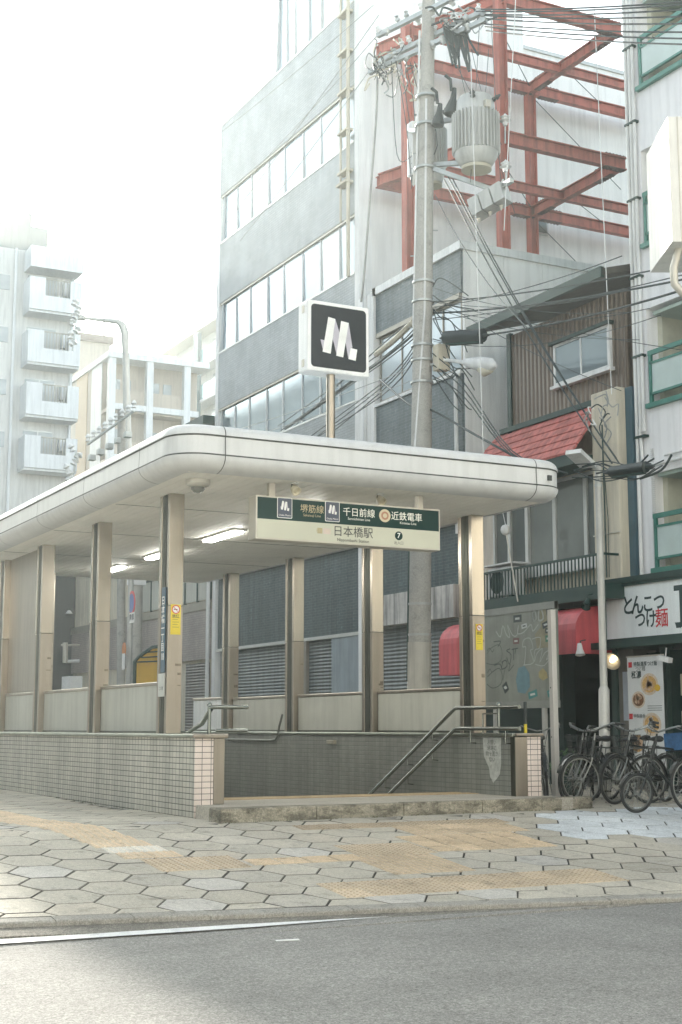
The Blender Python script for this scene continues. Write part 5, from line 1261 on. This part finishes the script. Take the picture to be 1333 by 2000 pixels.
stroke(zp(curve_([(410,600),(490,600),(460,660)])), .016, m_gk, 'black_scrawl'); stroke(zp(curve_([(330,960),(360,920),(380,960),(410,940)])), .012, m_gk, 'black_scrawl'); stroke(zp(curve_([(330,700),(360,670),(390,720),(410,690)])), .012, m_gk, 'black_scrawl')
stroke(zp(curve_([(410,880),(480,870),(500,940)])), .016, m_gk, 'black_scrawl'); stroke(zp(curve_([(500,850),(550,830),(560,900),(500,930),(510,850)])), .018, m_gk, 'black_scrawl'); stroke(zp(curve_([(600,700),(560,720),(610,770),(590,880),(560,800)])), .018, m_gk, 'black_scrawl'); stroke(zp([(640,700),(640,830)]), .018, m_gk, 'black_scrawl'); stroke(zp([(620,710),(690,700)]), .018, m_gk, 'black_scrawl'); stroke(zp([(665,710),(655,760)]), .018, m_gk, 'black_scrawl')
stroke(zp([(540,920),(510,1060)]), .012, m_gk, 'black_scrawl'); stroke(zp(curve_([(600,880),(580,960),(640,890)])), .014, m_gk, 'black_scrawl')
stroke(zp(curve_([(850,215),(900,200),(940,225),(990,195),(1040,210)])), .02, m_gk, 'black_scrawl')
m_st = [M('sticker_black', (.03,.045,.045), .4), M('sticker_green', (.03,.16,.10), .4), M('sticker_teal', (.04,.20,.19), .4), M('sticker_white', (.5,.52,.5), .4), M('sticker_maroon', (.16,.08,.075), .5)]
for (x, y, w_, h_, k, rot) in ((690,355,90,85,0,0),(765,450,60,50,3,8),(670,615,65,70,4,0),(1040,310,55,85,0,0),(1000,460,70,70,0,15),(1025,530,60,60,0,0),(1025,620,60,75,1,0),(1085,690,40,60,0,0),(1085,780,45,70,0,0),(1070,850,50,70,3,0),(1065,930,60,50,3,0),(1080,1000,55,70,3,0),(1070,1100,60,60,3,0),(845,1240,95,80,2,12),(1045,1225,85,75,2,15),(540,1150,55,110,0,30),(1085,430,30,80,0,0),(1080,540,30,40,3,0)):
    a = R(rot); c = zp([(x,y)])[0]; wv, hv = w_/815.*GW/2, h_/1190.*GH/2
    q = [(wv*sx_*math.cos(a)-hv*sy_*math.sin(a), wv*sx_*math.sin(a)+hv*sy_*math.cos(a)) for sx_, sy_ in ((-1,-1),(1,-1),(1,1),(-1,1))]
    flat([q], g2(*c,0), HR_, HU_, m_st[k], hp, 'sticker', .004)
    q2 = [(u*.55, v*.3) for u, v in q]; flat([q2], g2(*c,0), HR_, HU_, m_st[3 if k != 3 else 0], hp, 'sticker_mark', .006)
# striped bollard just behind the right wall end
sbp = empty('striped_pole', PD(1027,1430,19.5), 'short black and yellow striped pole behind the right wall end', 'pole'); b = PD(1027,1430,19.5)
for i in range(5):
    z0 = .33+i*.21; MB().lathe([(.022,z0),(.022,z0+(.21 if i != 3 else .12))] if i != 4 else [(.022,z0-.09),(.022,z0+.21)], (b.x,b.y,0), n=12).build('band', m_yel if i % 2 else m_blk, sbp)
MB().lathe([(.04,0),(.04,.3),(.035,.3)], (b.x,b.y,0), n=12).build('base', m_blk, sbp)
# white square post and slim lamp pole
b = PD(1087,1548,20.6)
wp = empty('white_post', (b.x,b.y,0), 'plain off white square post at the right edge of the graffiti panel', 'post')
t_ = PD(1077,1184,20.6); MB().prism([(b.x-.042,b.y-.042,gz(b.y)-.05),(b.x+.042,b.y-.042,gz(b.y)-.05),(b.x+.042,b.y+.042,gz(b.y)-.05),(b.x-.042,b.y+.042,gz(b.y)-.05)], (t_.x-b.x,t_.y-b.y,t_.z)).build('post_body', M('post_white', (.55,.53,.49), .5, 0, .08, 2, .15), wp)
for z in (.9, 1.6): MB().lathe([(0,0),(.012,0),(0,.008)], (b.x-.06,b.y,z), (-1,0,0), 8).build('bolt', m_dkst, wp)
b = PD(1183,1560,21.8); m1, t_ = PD(1180,1345,21.8), PD(1168,905,21.8)
spo = empty('slim_pole', (b.x,b.y,0), 'slim grey steel pole with a thicker base rising in front of the awning', 'pole')
MB().tube([(b.x,b.y,-.02),(m1.x,m1.y,m1.z-.02),(m1.x,m1.y,m1.z+.03)], [.085,.083,.06], 16).build('base_tube', m_gpole, spo, True)
MB().tube([(m1.x,m1.y,m1.z), t_], [.058,.05], 16).build('shaft', m_gpole, spo, True); MB().lathe([(.055,-.02),(.06,-.02),(.06,.02),(.055,.02)], m1.lerp(t_,.9), n=14).build('band', m_galv, spo)
fo = empty('square_floodlight', PD(1135,895,21.6), 'square white floodlight at the top of the slim grey pole', 'lamp')
a, b_ = PD(1120,882,21.2), PD(1150,910,21.6); MB().bar(a, b_, .26, .07).build('head', m_wht, fo); MB().tube([b_, PD(1168,915,21.8)], .02, 6).build('bracket', m_galv, fo)
# illuminated box sign at the upper right edge, seen on its corner
pj = empty('projecting_sign', PD(1309,480,18.2), 'blank white projecting box sign with a sunlit side at the upper right edge', 'sign')
n0, n1 = PD(1313,472,18.2), PD(1306,228,18.2); far = Vector((-.80,.60,0))*.42
far = Vector((math.sin(R(27)), math.cos(R(27)), 0))*1.3
rt = Vector((math.cos(R(27)), -math.sin(R(27)), 0))
zb_, zt2 = n0.z, n1.z
pl_ = MB(); base = [Vector((n0.x,n0.y,zb_)), Vector((n0.x,n0.y,zb_))+rt*1.3, Vector((n0.x,n0.y,zb_))+rt*1.3+far, Vector((n0.x,n0.y,zb_))+far]
pl_.prism(base, (0,0,zt2-zb_)).build('box', M('sign_box_white', (.78,.76,.70), .4, 0, .05, 2, .1), pj)
for o_ in (.12, .2): MB().prism([p+rt*o_-Vector((rt.y,-rt.x,0))*0+Vector((0,0,.0)) for p in (base[0]-far*.008, base[0]-far*.008+rt*.016, base[0]+rt*.016, base[0])], (0,0,zt2-zb_)).build('seam', m_sgrey, pj)
MB().tube([base[0]+rt*.5+far*.5, base[0]+rt*.5+far*.5-Vector((0,0,.5)), base[0]+rt*.9+far*.9-Vector((0,0,.5))], .05, 8).build('bracket', m_dkst, pj)
gh = tag(MB().tube([PD(1345,470,18.5), PD(1325,490,18.5), PD(1316,525,18.5), PD(1318,555,18.5), PD(1333,572,18.5), PD(1350,575,18.5)], .055, 10).build('cable_hose', m_sgrey, None, True), 'thick grey looped hose below the white projecting sign', 'hose')
# ================================================================ OVERHEAD CABLES
m_cab = M('cable_black', (.03,.045,.045), .5, 0, .1); m_cabg = M('cable_grey', (.28,.29,.28), .5)
def cable(pts, r_, label, group=None, mat=None, s_=0, name='overhead_cable'):
    P3 = [PD(*p) for p in pts]
    if len(P3) == 2: P3 = sag(P3[0], P3[1], s_)
    else:
        q = []
        for i in range(len(P3)-1):
            a, b, c, d = P3[max(i-1,0)], P3[i], P3[i+1], P3[min(i+2,len(P3)-1)]
            for k in range(5):
                u = k/5; q.append(.5*((2*b)+(c-a)*u+(2*a-5*b+4*c-d)*u*u+(3*b-a-3*c+d)*u**3))
        P3 = q+[P3[-1]]
    return tag(MB().tube(P3, r_, 6).build(name, mat or m_cab, None, True), label, 'cable', group)
G1 = 'dark wires crossing the top right corner'
for i, (y0, y1, x0) in enumerate(((18,-4,940),(28,12,945),(30,28,942),(36,44,945),(46,62,940),(52,76,948),(60,88,950),(22,2,930))):
    cable([(x0,y0,24.5),(1420,y1,19)], .014, 'thin dark wire crossing the top right corner from the crossarms', G1, s_=.06)
G2 = 'black service cables slanting down from the transformer to the tangle'
for i, (a, b) in enumerate((((868,350),(1196,905)),((876,345),(1204,895)),((850,380),(1030,640)),((885,350),(1210,905)))):
    cable([(*a,25.1),(*b,20.6)], .012 if i != 2 else .007, 'black cable slanting down from under the transformer to the tangle by the cream housing', G2, s_=.22)
G3 = 'near level black wires right of the pole'
for i, (a, b, r_) in enumerate((((846,590),(1400,500),.012),((848,612),(1400,532),.016),((846,600),(1215,500),.008),((943,655),(1400,545),.018),((846,625),(1400,520),.008))):
    cable([(*a,25.2),(*b,19.5)], r_, 'black wire running nearly level from the utility pole to the right edge', G3, s_=.10)
rb = random.Random(31)
for i in range(7):
    cable([(848,rb.uniform(560,760),25.2),(1230+rb.uniform(-20,160),rb.uniform(500,780),20.5)], .006, 'fine dark wire fanning out to the right from the utility pole', 'fine wires fanning right of the pole', s_=rb.uniform(.02,.25))
for i in range(6):
    cable([(rb.uniform(850,960),rb.uniform(20,110),24.8),(rb.uniform(900,1010),rb.uniform(250,420),24.4)], .006, 'fine dark lead dropping from the crossarms beside the large transformer', 'fine leads beside the transformer', s_=rb.uniform(-.1,.15))
G4 = 'cable bundle strands running back left from the pole'
rb = random.Random(8)
for i in range(9):
    y = 622+i*9 if i < 5 else 700+i*8
    cable([(812,y if i < 5 else 672+(i-5)*9,25.4),(742,y+58+rb.uniform(-5,5) if i<5 else 752+(i-5)*8,28),(560+rb.uniform(-20,20),(838 if i<5 else 905)+rb.uniform(-12,12),36)], .012 if i != 3 else .024, 'dark cable strand running back left from the utility pole behind the emblem sign', G4)
gd = cable([(808,628,25.4),(735,692,28.2)], .06, 'pale frayed wire wrap on the bundle left of the utility pole', mat=m_cream, s_=.03, name='wire_wrap')
for i in range(3):
    cable([(845,690+i*22,25.1),(905,745+i*14,24.4),(1000,880+i*5,22.5),(1110,925,21.5)], .010, 'thin black wire drooping from the pole to just above the canopy right end', 'drooping wires right of the pole')
cable([(742,740,28),(800,790,25.8),(842,800,25.2),(930,850,23.5),(1030,905,22.3)], .02, 'thicker black cable drooping behind the pole from the bundle to the canopy')
vt = cable([(738,140,26.0),(735,230,26.2),(722,400,26.6),(713,520,26.8),(706,590,27)], .022, 'wavy grey cable hanging left of the pole down the office corner', mat=m_cabg)
G5 = 'thin pale hanging wires right of the pole'
for a, b in (((1160,-10),(1195,770)),((1008,-10),(985,450)),((920,120),(945,900))):
    cable([(*a,23),(*b,22.5)], .007, 'thin pale wire hanging almost straight down right of the utility pole', G5, mat=m_wht, s_=0)
G6 = 'thin wires crossing the office front'
for i, (a, b) in enumerate((((740,30),(440,440)),((745,60),(500,330)),((735,120),(470,470)),((730,10),(430,260)),((800,720),(460,840)),((800,745),(480,855)))):
    cable([(*a,26),(*b,34)], .007, 'thin pale wire slanting left across the office front', G6, mat=m_cabg, s_=.05)
# loose leads at the top of the pole
rb = random.Random(21); G7 = 'loose leads hanging from the crossarms'
for i in range(15):
    x = 868+i*3.2; L_ = rb.uniform(40,78); bend = rb.uniform(2,26)
    cable([(x,52+i*.6,24.9),(x+3,62+L_*.3,24.8),(x+bend,62+L_,24.7)], .022, 'black stubby lead hanging from the right side of the crossarms', G7, name='loose_lead')
for i in range(26):
    x = rb.uniform(732,812); y = rb.uniform(70,150); pts_ = [(x,y,25.8)]
    for k in range(4): pts_.append((pts_[-1][0]+rb.uniform(-16,18), pts_[-1][1]+rb.uniform(-14,26), 25.8+rb.uniform(-.2,.2)))
    cable(pts_, rb.choice((.009,.012,.016)), 'short tangled lead on the left side of the crossarms', 'tangled leads at the left of the crossarms', mat=rb.choice((m_cab,m_cabg,m_galv,m_cream)), name='tangled_lead')
for i in range(7):
    x = 765+i*9; cable([(x,120,25.7),(x+rb.uniform(10,40),250+rb.uniform(-40,60),25.6),(804,350+rb.uniform(-60,60),25.5)], .008, 'thin lead running from the left crossarm down to the pole', 'leads from the left crossarm to the pole', name='pole_lead')
for i in range(16):
    x = rb.uniform(850,960); y = rb.uniform(15,62); pts_ = [(x,y,24.9)]
    for k in range(4): pts_.append((pts_[-1][0]+rb.uniform(-22,24), pts_[-1][1]+rb.uniform(-16,16), 24.9+rb.uniform(-.3,.2)))
    cable(pts_, rb.choice((.012,.016,.02)), 'short tangled lead on the right side of the crossarms', 'tangled leads at the right of the crossarms', mat=rb.choice((m_cab,m_cab,m_galv,m_wht)), name='tangled_lead')
for i in range(14):
    x = rb.uniform(846,925); y = rb.uniform(600,760); pts_ = [(846,y-rb.uniform(0,50),25.2)]
    for k in range(3): pts_.append((pts_[-1][0]+rb.uniform(8,34), pts_[-1][1]+rb.uniform(-18,44), 25.0-k*.12))
    cable(pts_, .010, 'short black drop wire looping off the right side of the pole near the lamp', 'drop wires right of the pole', name='drop_wire')
for i in range(9):
    x0, x1 = rb.uniform(1115,1180), rb.uniform(1215,1300); y0 = 918+rb.uniform(-14,22); y1 = 905+rb.uniform(-10,25)
    cable([(x0,y0,21.2),((x0*2+x1)/3,y0+rb.uniform(-18,22),20.9),((x0+2*x1)/3,y1+rb.uniform(-8,26),20.4),(x1,y1-8,20.1)], rb.choice((.007,.010,.014)), 'black cable looping in the tangle in front of the cream housing', 'cables looping in the tangle', name='looped_cable')
cable([(1250,935,20.2),(1292,918,20.0),(1312,888,19.8)], .018, 'short thick black cable tail rising at the right of the tangle', name='cable_tail')
for i in range(12):
    x = rb.uniform(1150,1200); y = rb.uniform(762,830); pts_ = [(x,y,21)]
    for k in range(3): pts_.append((pts_[-1][0]+rb.uniform(-14,16), pts_[-1][1]+rb.uniform(-10,24), 21+rb.uniform(-.1,.1)))
    cable(pts_, .010, 'short wire scrap at the top left of the cream housing', 'wire scraps on the cream housing', mat=rb.choice((m_cab,m_cabg,m_wht)), name='wire_scrap')
# ================================================================ BICYCLES
m_tyre = M('tyre_rubber', (.018,.02,.02), .8); m_fr = M('bike_black', (.015,.02,.02), .3, .2, .1); m_al = M('bike_alloy', (.22,.23,.22), .35, .9, .08); m_sad = M('saddle_black', (.02,.022,.022), .5)
def bicycle(label, r_=.33, wb=1.1, steer=0., basket=True, rack=True, cover=None, low=True):
    o = empty('bicycle', (0,0,0), label, 'bicycle', None)
    k = r_/.33; rh = Vector((-wb*.47,0,r_)); fh = Vector((wb*.53,0,r_)); bb = Vector((-.04,0,.28*min(1,k+.15)))
    st = Vector((-.2,0,.74)); hb = Vector((wb*.53-.19,0,.62)); ht = Vector((wb*.53-.26,0,.86)); Rz = Matrix.Rotation(steer, 4, (ht-hb).normalized())
    def sp_(v): return hb+(Rz @ (Vector(v)-hb).to_4d()).to_3d()
    f = MB()
    f.tube([bb, st+Vector((-.02,0,.05))], .017, 10); f.tube([hb, ht], .021, 10)
    if low:
        f.tube([hb+Vector((0,0,.05)), hb+Vector((-.14,0,-.18)), Vector((.10,0,.36)), bb+Vector((.02,0,.04))], .019, 10); f.tube([hb+Vector((-.02,0,.14)), hb+Vector((-.17,0,-.06)), Vector((.05,0,.44)), Vector((-.12,0,.47))], .014, 8)
    else:
        f.tube([hb, bb], .019, 10); f.tube([ht-Vector((0,0,.06)), st], .015, 10)
    for s_ in (-1, 1):
        f.tube([bb+Vector((0,s_*.03,0)), rh+Vector((0,s_*.06,0))], .009, 6); f.tube([st+Vector((0,s_*.02,-.05)), rh+Vector((0,s_*.06,0))], .008, 6)
    fr_ = f.build('frame', m_fr, o, True)
    fk = MB()
    for s_ in (-1, 1): fk.tube([sp_(hb+Vector((.01,s_*.045,0))), sp_(hb+Vector((.05,s_*.055,-.08))), sp_(fh+Vector((0,s_*.055,0)))], .011, 8)
    fk.tube([sp_(hb+Vector((.01,-.05,0))), sp_(hb+Vector((.01,.05,0)))], .014, 6); fk.tube([hb+Vector((.01,0,0)), ht, sp_(ht+Vector((-.02,0,.1)))], .013, 8); fk.build('fork', m_al if k == 1 else m_fr, o, True)
    def wheel(c, rot):
        ax = Vector((0,1,0)); 
        if rot: ax = (Rz @ ax.to_4d()).to_3d()
        t = MB().ring(c, ax, r_-.018, .019, 40, 8).build('wheel', m_tyre, o, True)
        rim = MB().ring(c, ax, r_-.043, .010, 40, 6).build('rim', m_al, t, True)
        sk = MB(); ref = ax.cross(Vector((0,0,1))).normalized(); up_ = ref.cross(ax)
        for i in range(28):
            a = 2*math.pi*i/28; b_ = a+(.5 if i % 4 < 2 else -.5); s_ = .028 if i % 2 else -.028
            sk.tube([c+ax*s_+(ref*math.cos(b_)+up_*math.sin(b_))*.025, c+(ref*math.cos(a)+up_*math.sin(a))*(r_-.045)], .0021, 3)
        sk.build('spokes', m_al, t); MB().lathe([(.018,-.045),(.03,-.04),(.015,-.02),(.015,.02),(.03,.04),(.018,.045)], c, ax, 12).build('hub', m_al, t, True)
        return t, ax
    wheel(rh, False); fc = sp_(fh); _, axf = wheel(fc, True)
    for c, ax, a0, a1, rot in ((rh,Vector((0,1,0)),R(-25),R(175),False),(fc,axf,R(30),R(165),True)):
        pts_ = []; ref = ax.cross(Vector((0,0,1))).normalized(); up_ = Vector((0,0,1))
        g_ = MB()
        for i in range(15):
            a = a0+(a1-a0)*i/14; d = -ref*math.cos(a)+up_*math.sin(a) if True else None; pts_.append(c+d*(r_+.022))
        for p, q in zip(pts_, pts_[1:]): g_.bar(p, q, .05, .006, (p-c))
        g_.build('mudguard', m_fr if rot is False else m_fr, o)
    # saddle
    s_ = MB(); sc_ = st+Vector((-.04,0,.13)); s_.tube([sc_+Vector((.15,0,0)), sc_+Vector((.08,0,.01)), sc_+Vector((-.02,0,.012)), sc_+Vector((-.10,0,.015)), sc_+Vector((-.14,0,.0))], [.018,.035,.065,.085,.03], 12)
    s_.v = [(x,y,sc_.z+(z-sc_.z)*.55) for x, y, z in s_.v]; sd2 = s_.build('saddle', m_sad, o, True); MB().tube([st, sc_-Vector((0,0,.02))], .013, 8).build('seat_post', m_al, sd2, True)
    # handlebar
    hc = sp_(ht+Vector((-.02,0,.13))); hbm = MB()
    hp_ = [sp_(ht+Vector(v)) for v in ((-.26,.29,.2),(-.12,.28,.22),(-.02,.18,.17),(0,.06,.13),(0,-.06,.13),(-.02,-.18,.17),(-.12,-.28,.22),(-.26,-.29,.2))]
    hb_ = hbm.tube(hp_, .012, 8).build('handlebar', m_al, o, True)
    for a, b_ in ((hp_[0],hp_[1]),(hp_[-1],hp_[-2])):
        MB().tube([a, a.lerp(b_,.75)], .017, 8).build('grip', m_sad, hb_, True); MB().tube([b_+Vector((.02,0,-.02)), a+Vector((.02,0,-.05))], .006, 5).build('brake_lever', m_al, hb_)
    for s__ in (1,-1): MB().tube([hp_[3 if s__ > 0 else 4]+Vector((0,0,.0)), hp_[3]+Vector((.12,s__*.05,.03)), hb+Vector((.08,s__*.02,.1)), fc+Vector((-.02,0,.2))], .004, 4).build('brake_cable', m_fr, hb_)
    # crank set, guard, stand
    MB().obox((bb+rh)/2+Vector((0,-.05,.02)), (bb-rh)*.55, Vector((0,.008,0)), Vector((0,0,.045))).build('chain_guard', m_fr, o)
    cr = MB().lathe([(0,-.06),(.085,-.06),(.085,-.055),(0,-.055)], bb, (0,1,0), 24).build('crank', m_al, o)
    for s__, a in ((-1, .7), (1, .7+math.pi)):
        e = bb+Vector((.16*math.cos(a), s__*.08, -.16*math.sin(a))); MB().tube([bb+Vector((0,s__*.07,0)), e], .009, 6).build('crank_arm', m_al, cr); MB().box(e.x-.045, e.x+.045, min(e.y,e.y+s__*.09), max(e.y,e.y+s__*.09), e.z-.012, e.z+.012).build('pedal', m_sad, cr)
    MB().tube([rh+Vector((0,.08,0)), rh+Vector((-.12,.12,-r_+.01)), rh+Vector((-.12,-.12,-r_+.01)), rh+Vector((0,-.08,0))], .010, 6).build('stand', m_al, o)
    if rack:
        g_ = MB(); z = 2*r_+.09
        for y in (-.07, -.02, .02, .07): g_.tube([(rh.x-.22,y,z),(rh.x+.24,y,z)], .006, 5)
        for x in (-.22, 0, .24): g_.tube([(rh.x+x,-.07,z),(rh.x+x,.07,z)], .006, 5)
        for s__ in (-1,1): g_.tube([(rh.x-.12,s__*.07,z), rh+Vector((0,s__*.07,0))], .006, 5)
        g_.build('rack', m_fr, o)
    if basket:
        bk = MB(); bx, bz = hb.x+.22, .66
        for lv, sx_, sy_ in ((0,.10,.13),(.09,.12,.15),(.18,.135,.17),(.26,.15,.19)):
            q = [sp_((bx+dx*sx_, dy*sy_, bz+lv)) for dx, dy in ((-1,-1),(1,-1),(1,1),(-1,1),(-1,-1))]; bk.tube(q, .005, 4)
        for i in range(9):
            t = -1+2*i/8
            for u, v in ((t,-1),(t,1),(-1,t),(1,t)): bk.tube([sp_((bx+u*.10,v*.13,bz)), sp_((bx+u*.15,v*.19,bz+.26))], .0035, 3)
            bk.tube([sp_((bx-.1,t*.13,bz)), sp_((bx+.1,t*.13,bz))], .0035, 3)
        b_ = bk.build('basket', m_fr, o)
        if cover:
            cv = MB(); q0 = [sp_((bx+dx*.155, dy*.2, bz+.10)) for dx, dy in ((-1,-1),(1,-1),(1,1),(-1,1))]; q1 = [sp_((bx+dx*.16, dy*.2, bz+.31)) for dx, dy in ((-1,-1),(1,-1),(1,1),(-1,1))]
            cv.add(q0+q1, [(0,1,5,4),(1,2,6,5),(2,3,7,6),(3,0,4,7),(4,5,6,7)]); cv.build('basket_cover', cover, b_)
    return o
def place(o, px, py, head_deg, anchor, lean=0, r_=.33, wb=1.1):
    # puts the wheel contact nearest `anchor` (front/rear) on the ground under photo point px,py
    g_ = PZ(px, py, .0); a = R(head_deg); hd = Vector((math.sin(a), math.cos(a), 0))
    off = wb*.53 if anchor == 'f' else -wb*.47; base = Vector((g_.x,g_.y,0))-hd*off
    o.location = base; o.rotation_euler = (R(lean), 0, math.pi/2-a)
GB = 'bicycles parked right of the entrance'
def setg(o): o['group'] = GB; return o
m_fr2 = M('bike_dark_green', (.02,.035,.03), .3, .2, .1)
b1 = setg(bicycle('black bicycle with a front basket parked beside the slim pole, facing the road')); place(b1, 1128, 1566, 27.5+180+24, 'f', -5)
b2 = setg(bicycle('dark bicycle behind the basket one, its big rear wheel and rack to the right', basket=False)); place(b2, 1268, 1569, 27.5-90-25, 'r', 4)
b3 = setg(bicycle('small wheeled black folding bicycle nearest the kerb', .245, .95, R(10), False, True, None, False)); place(b3, 1244, 1588, 27.5-90-15, 'f', -3, wb=.95)
b4 = setg(bicycle('bicycle with a blue covered basket at the right edge', cover=M('blue_bag', (.03,.10,.22), .5, 0, .3, 14))); place(b4, 1352, 1587, 27.5-90-32, 'f', 3)
b5 = setg(bicycle('bicycle half hidden between the right wall end and the white post', basket=False)); place(b5, 1070, 1562, 27.5+180+6, 'f', 4)
b6 = setg(bicycle('black bicycle without a basket squeezed between the basket one and the slim pole', basket=False)); place(b6, 1192, 1563, 27.5+180+40, 'r', -4)
b7 = setg(bicycle('black bicycle with a front basket at the back of the row, against the menu banner')); place(b7, 1232, 1561, 27.5+180+30, 'f', 3)
b8 = setg(bicycle('dark green bicycle without a basket at the back of the row near the right edge', basket=False, low=False)); place(b8, 1300, 1566, 27.5-90-40, 'r', -4)
# potted greenery between the bicycles and the doorway
pot = empty('potted_plant', PD(1110,1500,22.5), 'low bushy green plant in a dark pot behind the basket bicycle', 'plant'); q = PD(1112,1500,22.5)
MB().lathe([(0,0),(.16,0),(.2,.3),(.18,.3),(0,.28)], (q.x,q.y,0), n=16).build('pot', m_dkst, pot, True)
lf = MB(); rb = random.Random(2)
for i in range(240):
    d = Vector((rb.gauss(0,1),rb.gauss(0,1),abs(rb.gauss(0,1)))).normalized()*rb.uniform(.1,.38); c = Vector((q.x,q.y,.35))+d; n_ = Vector((rb.gauss(0,1),rb.gauss(0,1),rb.gauss(0,1))).normalized(); e = n_.cross(d).normalized()*.035; f_ = n_.cross(e).normalized()*.02
    lf.quad(c-e, c+f_, c+e, c-f_)
lf.build('leaves', M('leaf_green', (.06,.13,.05), .6, 0, .3, 8), pot, normals=False)
# small litter on the road
li = MB(); q = Vector((4.55,9.55,ZR)); li.prism([(4.45,9.55,ZR+.002),(4.62,9.52,ZR+.002),(4.63,9.56,ZR+.004),(4.46,9.59,ZR+.002)], (0,0,.004)); tag(li.build('litter_scrap', m_white), 'small white scrap of paper lying on the road', 'litter')
# leaves, grit and weeds along the entrance kerb
wd = MB(); rb = random.Random(17)
for i in range(420):
    if rb.random() < .6: x = rb.uniform(6.2,11.5); y = 14.765+(x-6.2)*.07-abs(rb.gauss(0,.02)); 
    else: y = rb.uniform(15.6,22); x = 6.235-abs(rb.gauss(0,.02))
    if rb.random() < .5 and math.sin(x*5+y*3) < .2: continue
    h_ = rb.uniform(.008,.03); a = rb.uniform(0,6.28); d = Vector((math.cos(a),math.sin(a),0))*.006; z = gz(y)-.006; t_ = Vector((rb.gauss(0,.012),rb.gauss(0,.012)-.006,h_))
    wd.quad(Vector((x,y,z))-d, Vector((x,y,z))+d, Vector((x,y,z))+t_)
o = wd.build('weeds', M('moss_green', (.10,.105,.045), .9, 0, .3, 20), normals=False); o['kind'] = 'stuff'
lv = MB()
for i in range(150):
    x = rb.uniform(3,13); y = rb.uniform(10.9,14.6); 
    if y < yk(x)+.05: continue
    a = rb.uniform(0,6.28); s_ = rb.uniform(.006,.02); d = Vector((math.cos(a),math.sin(a),0))*s_; e = Vector((-math.sin(a),math.cos(a),0))*s_*.5; c = Vector((x,y,gz(y)+.006)); lv.quad(c-d, c+e, c+d, c-e)
o = lv.build('grit', M('dead_leaf', (.13,.11,.075), .9, 0, .4, 20), normals=False); o['kind'] = 'stuff'
# ================================================================ HAZE
hm = bpy.data.materials.new('haze'); hm.use_nodes = True; t = hm.node_tree; t.nodes.clear()
ov = t.nodes.new('ShaderNodeOutputMaterial'); pv = t.nodes.new('ShaderNodeVolumePrincipled')
pv.inputs['Color'].default_value = (.92, 1.0, .97, 1); pv.inputs['Density'].default_value = .0015; pv.inputs['Anisotropy'].default_value = .65
t.links.new(pv.outputs[0], ov.inputs['Volume'])
hz_ = MB().box(-60, 90, -26, 152, -1.6, 34).build('haze', hm); hz_['kind'] = 'stuff'
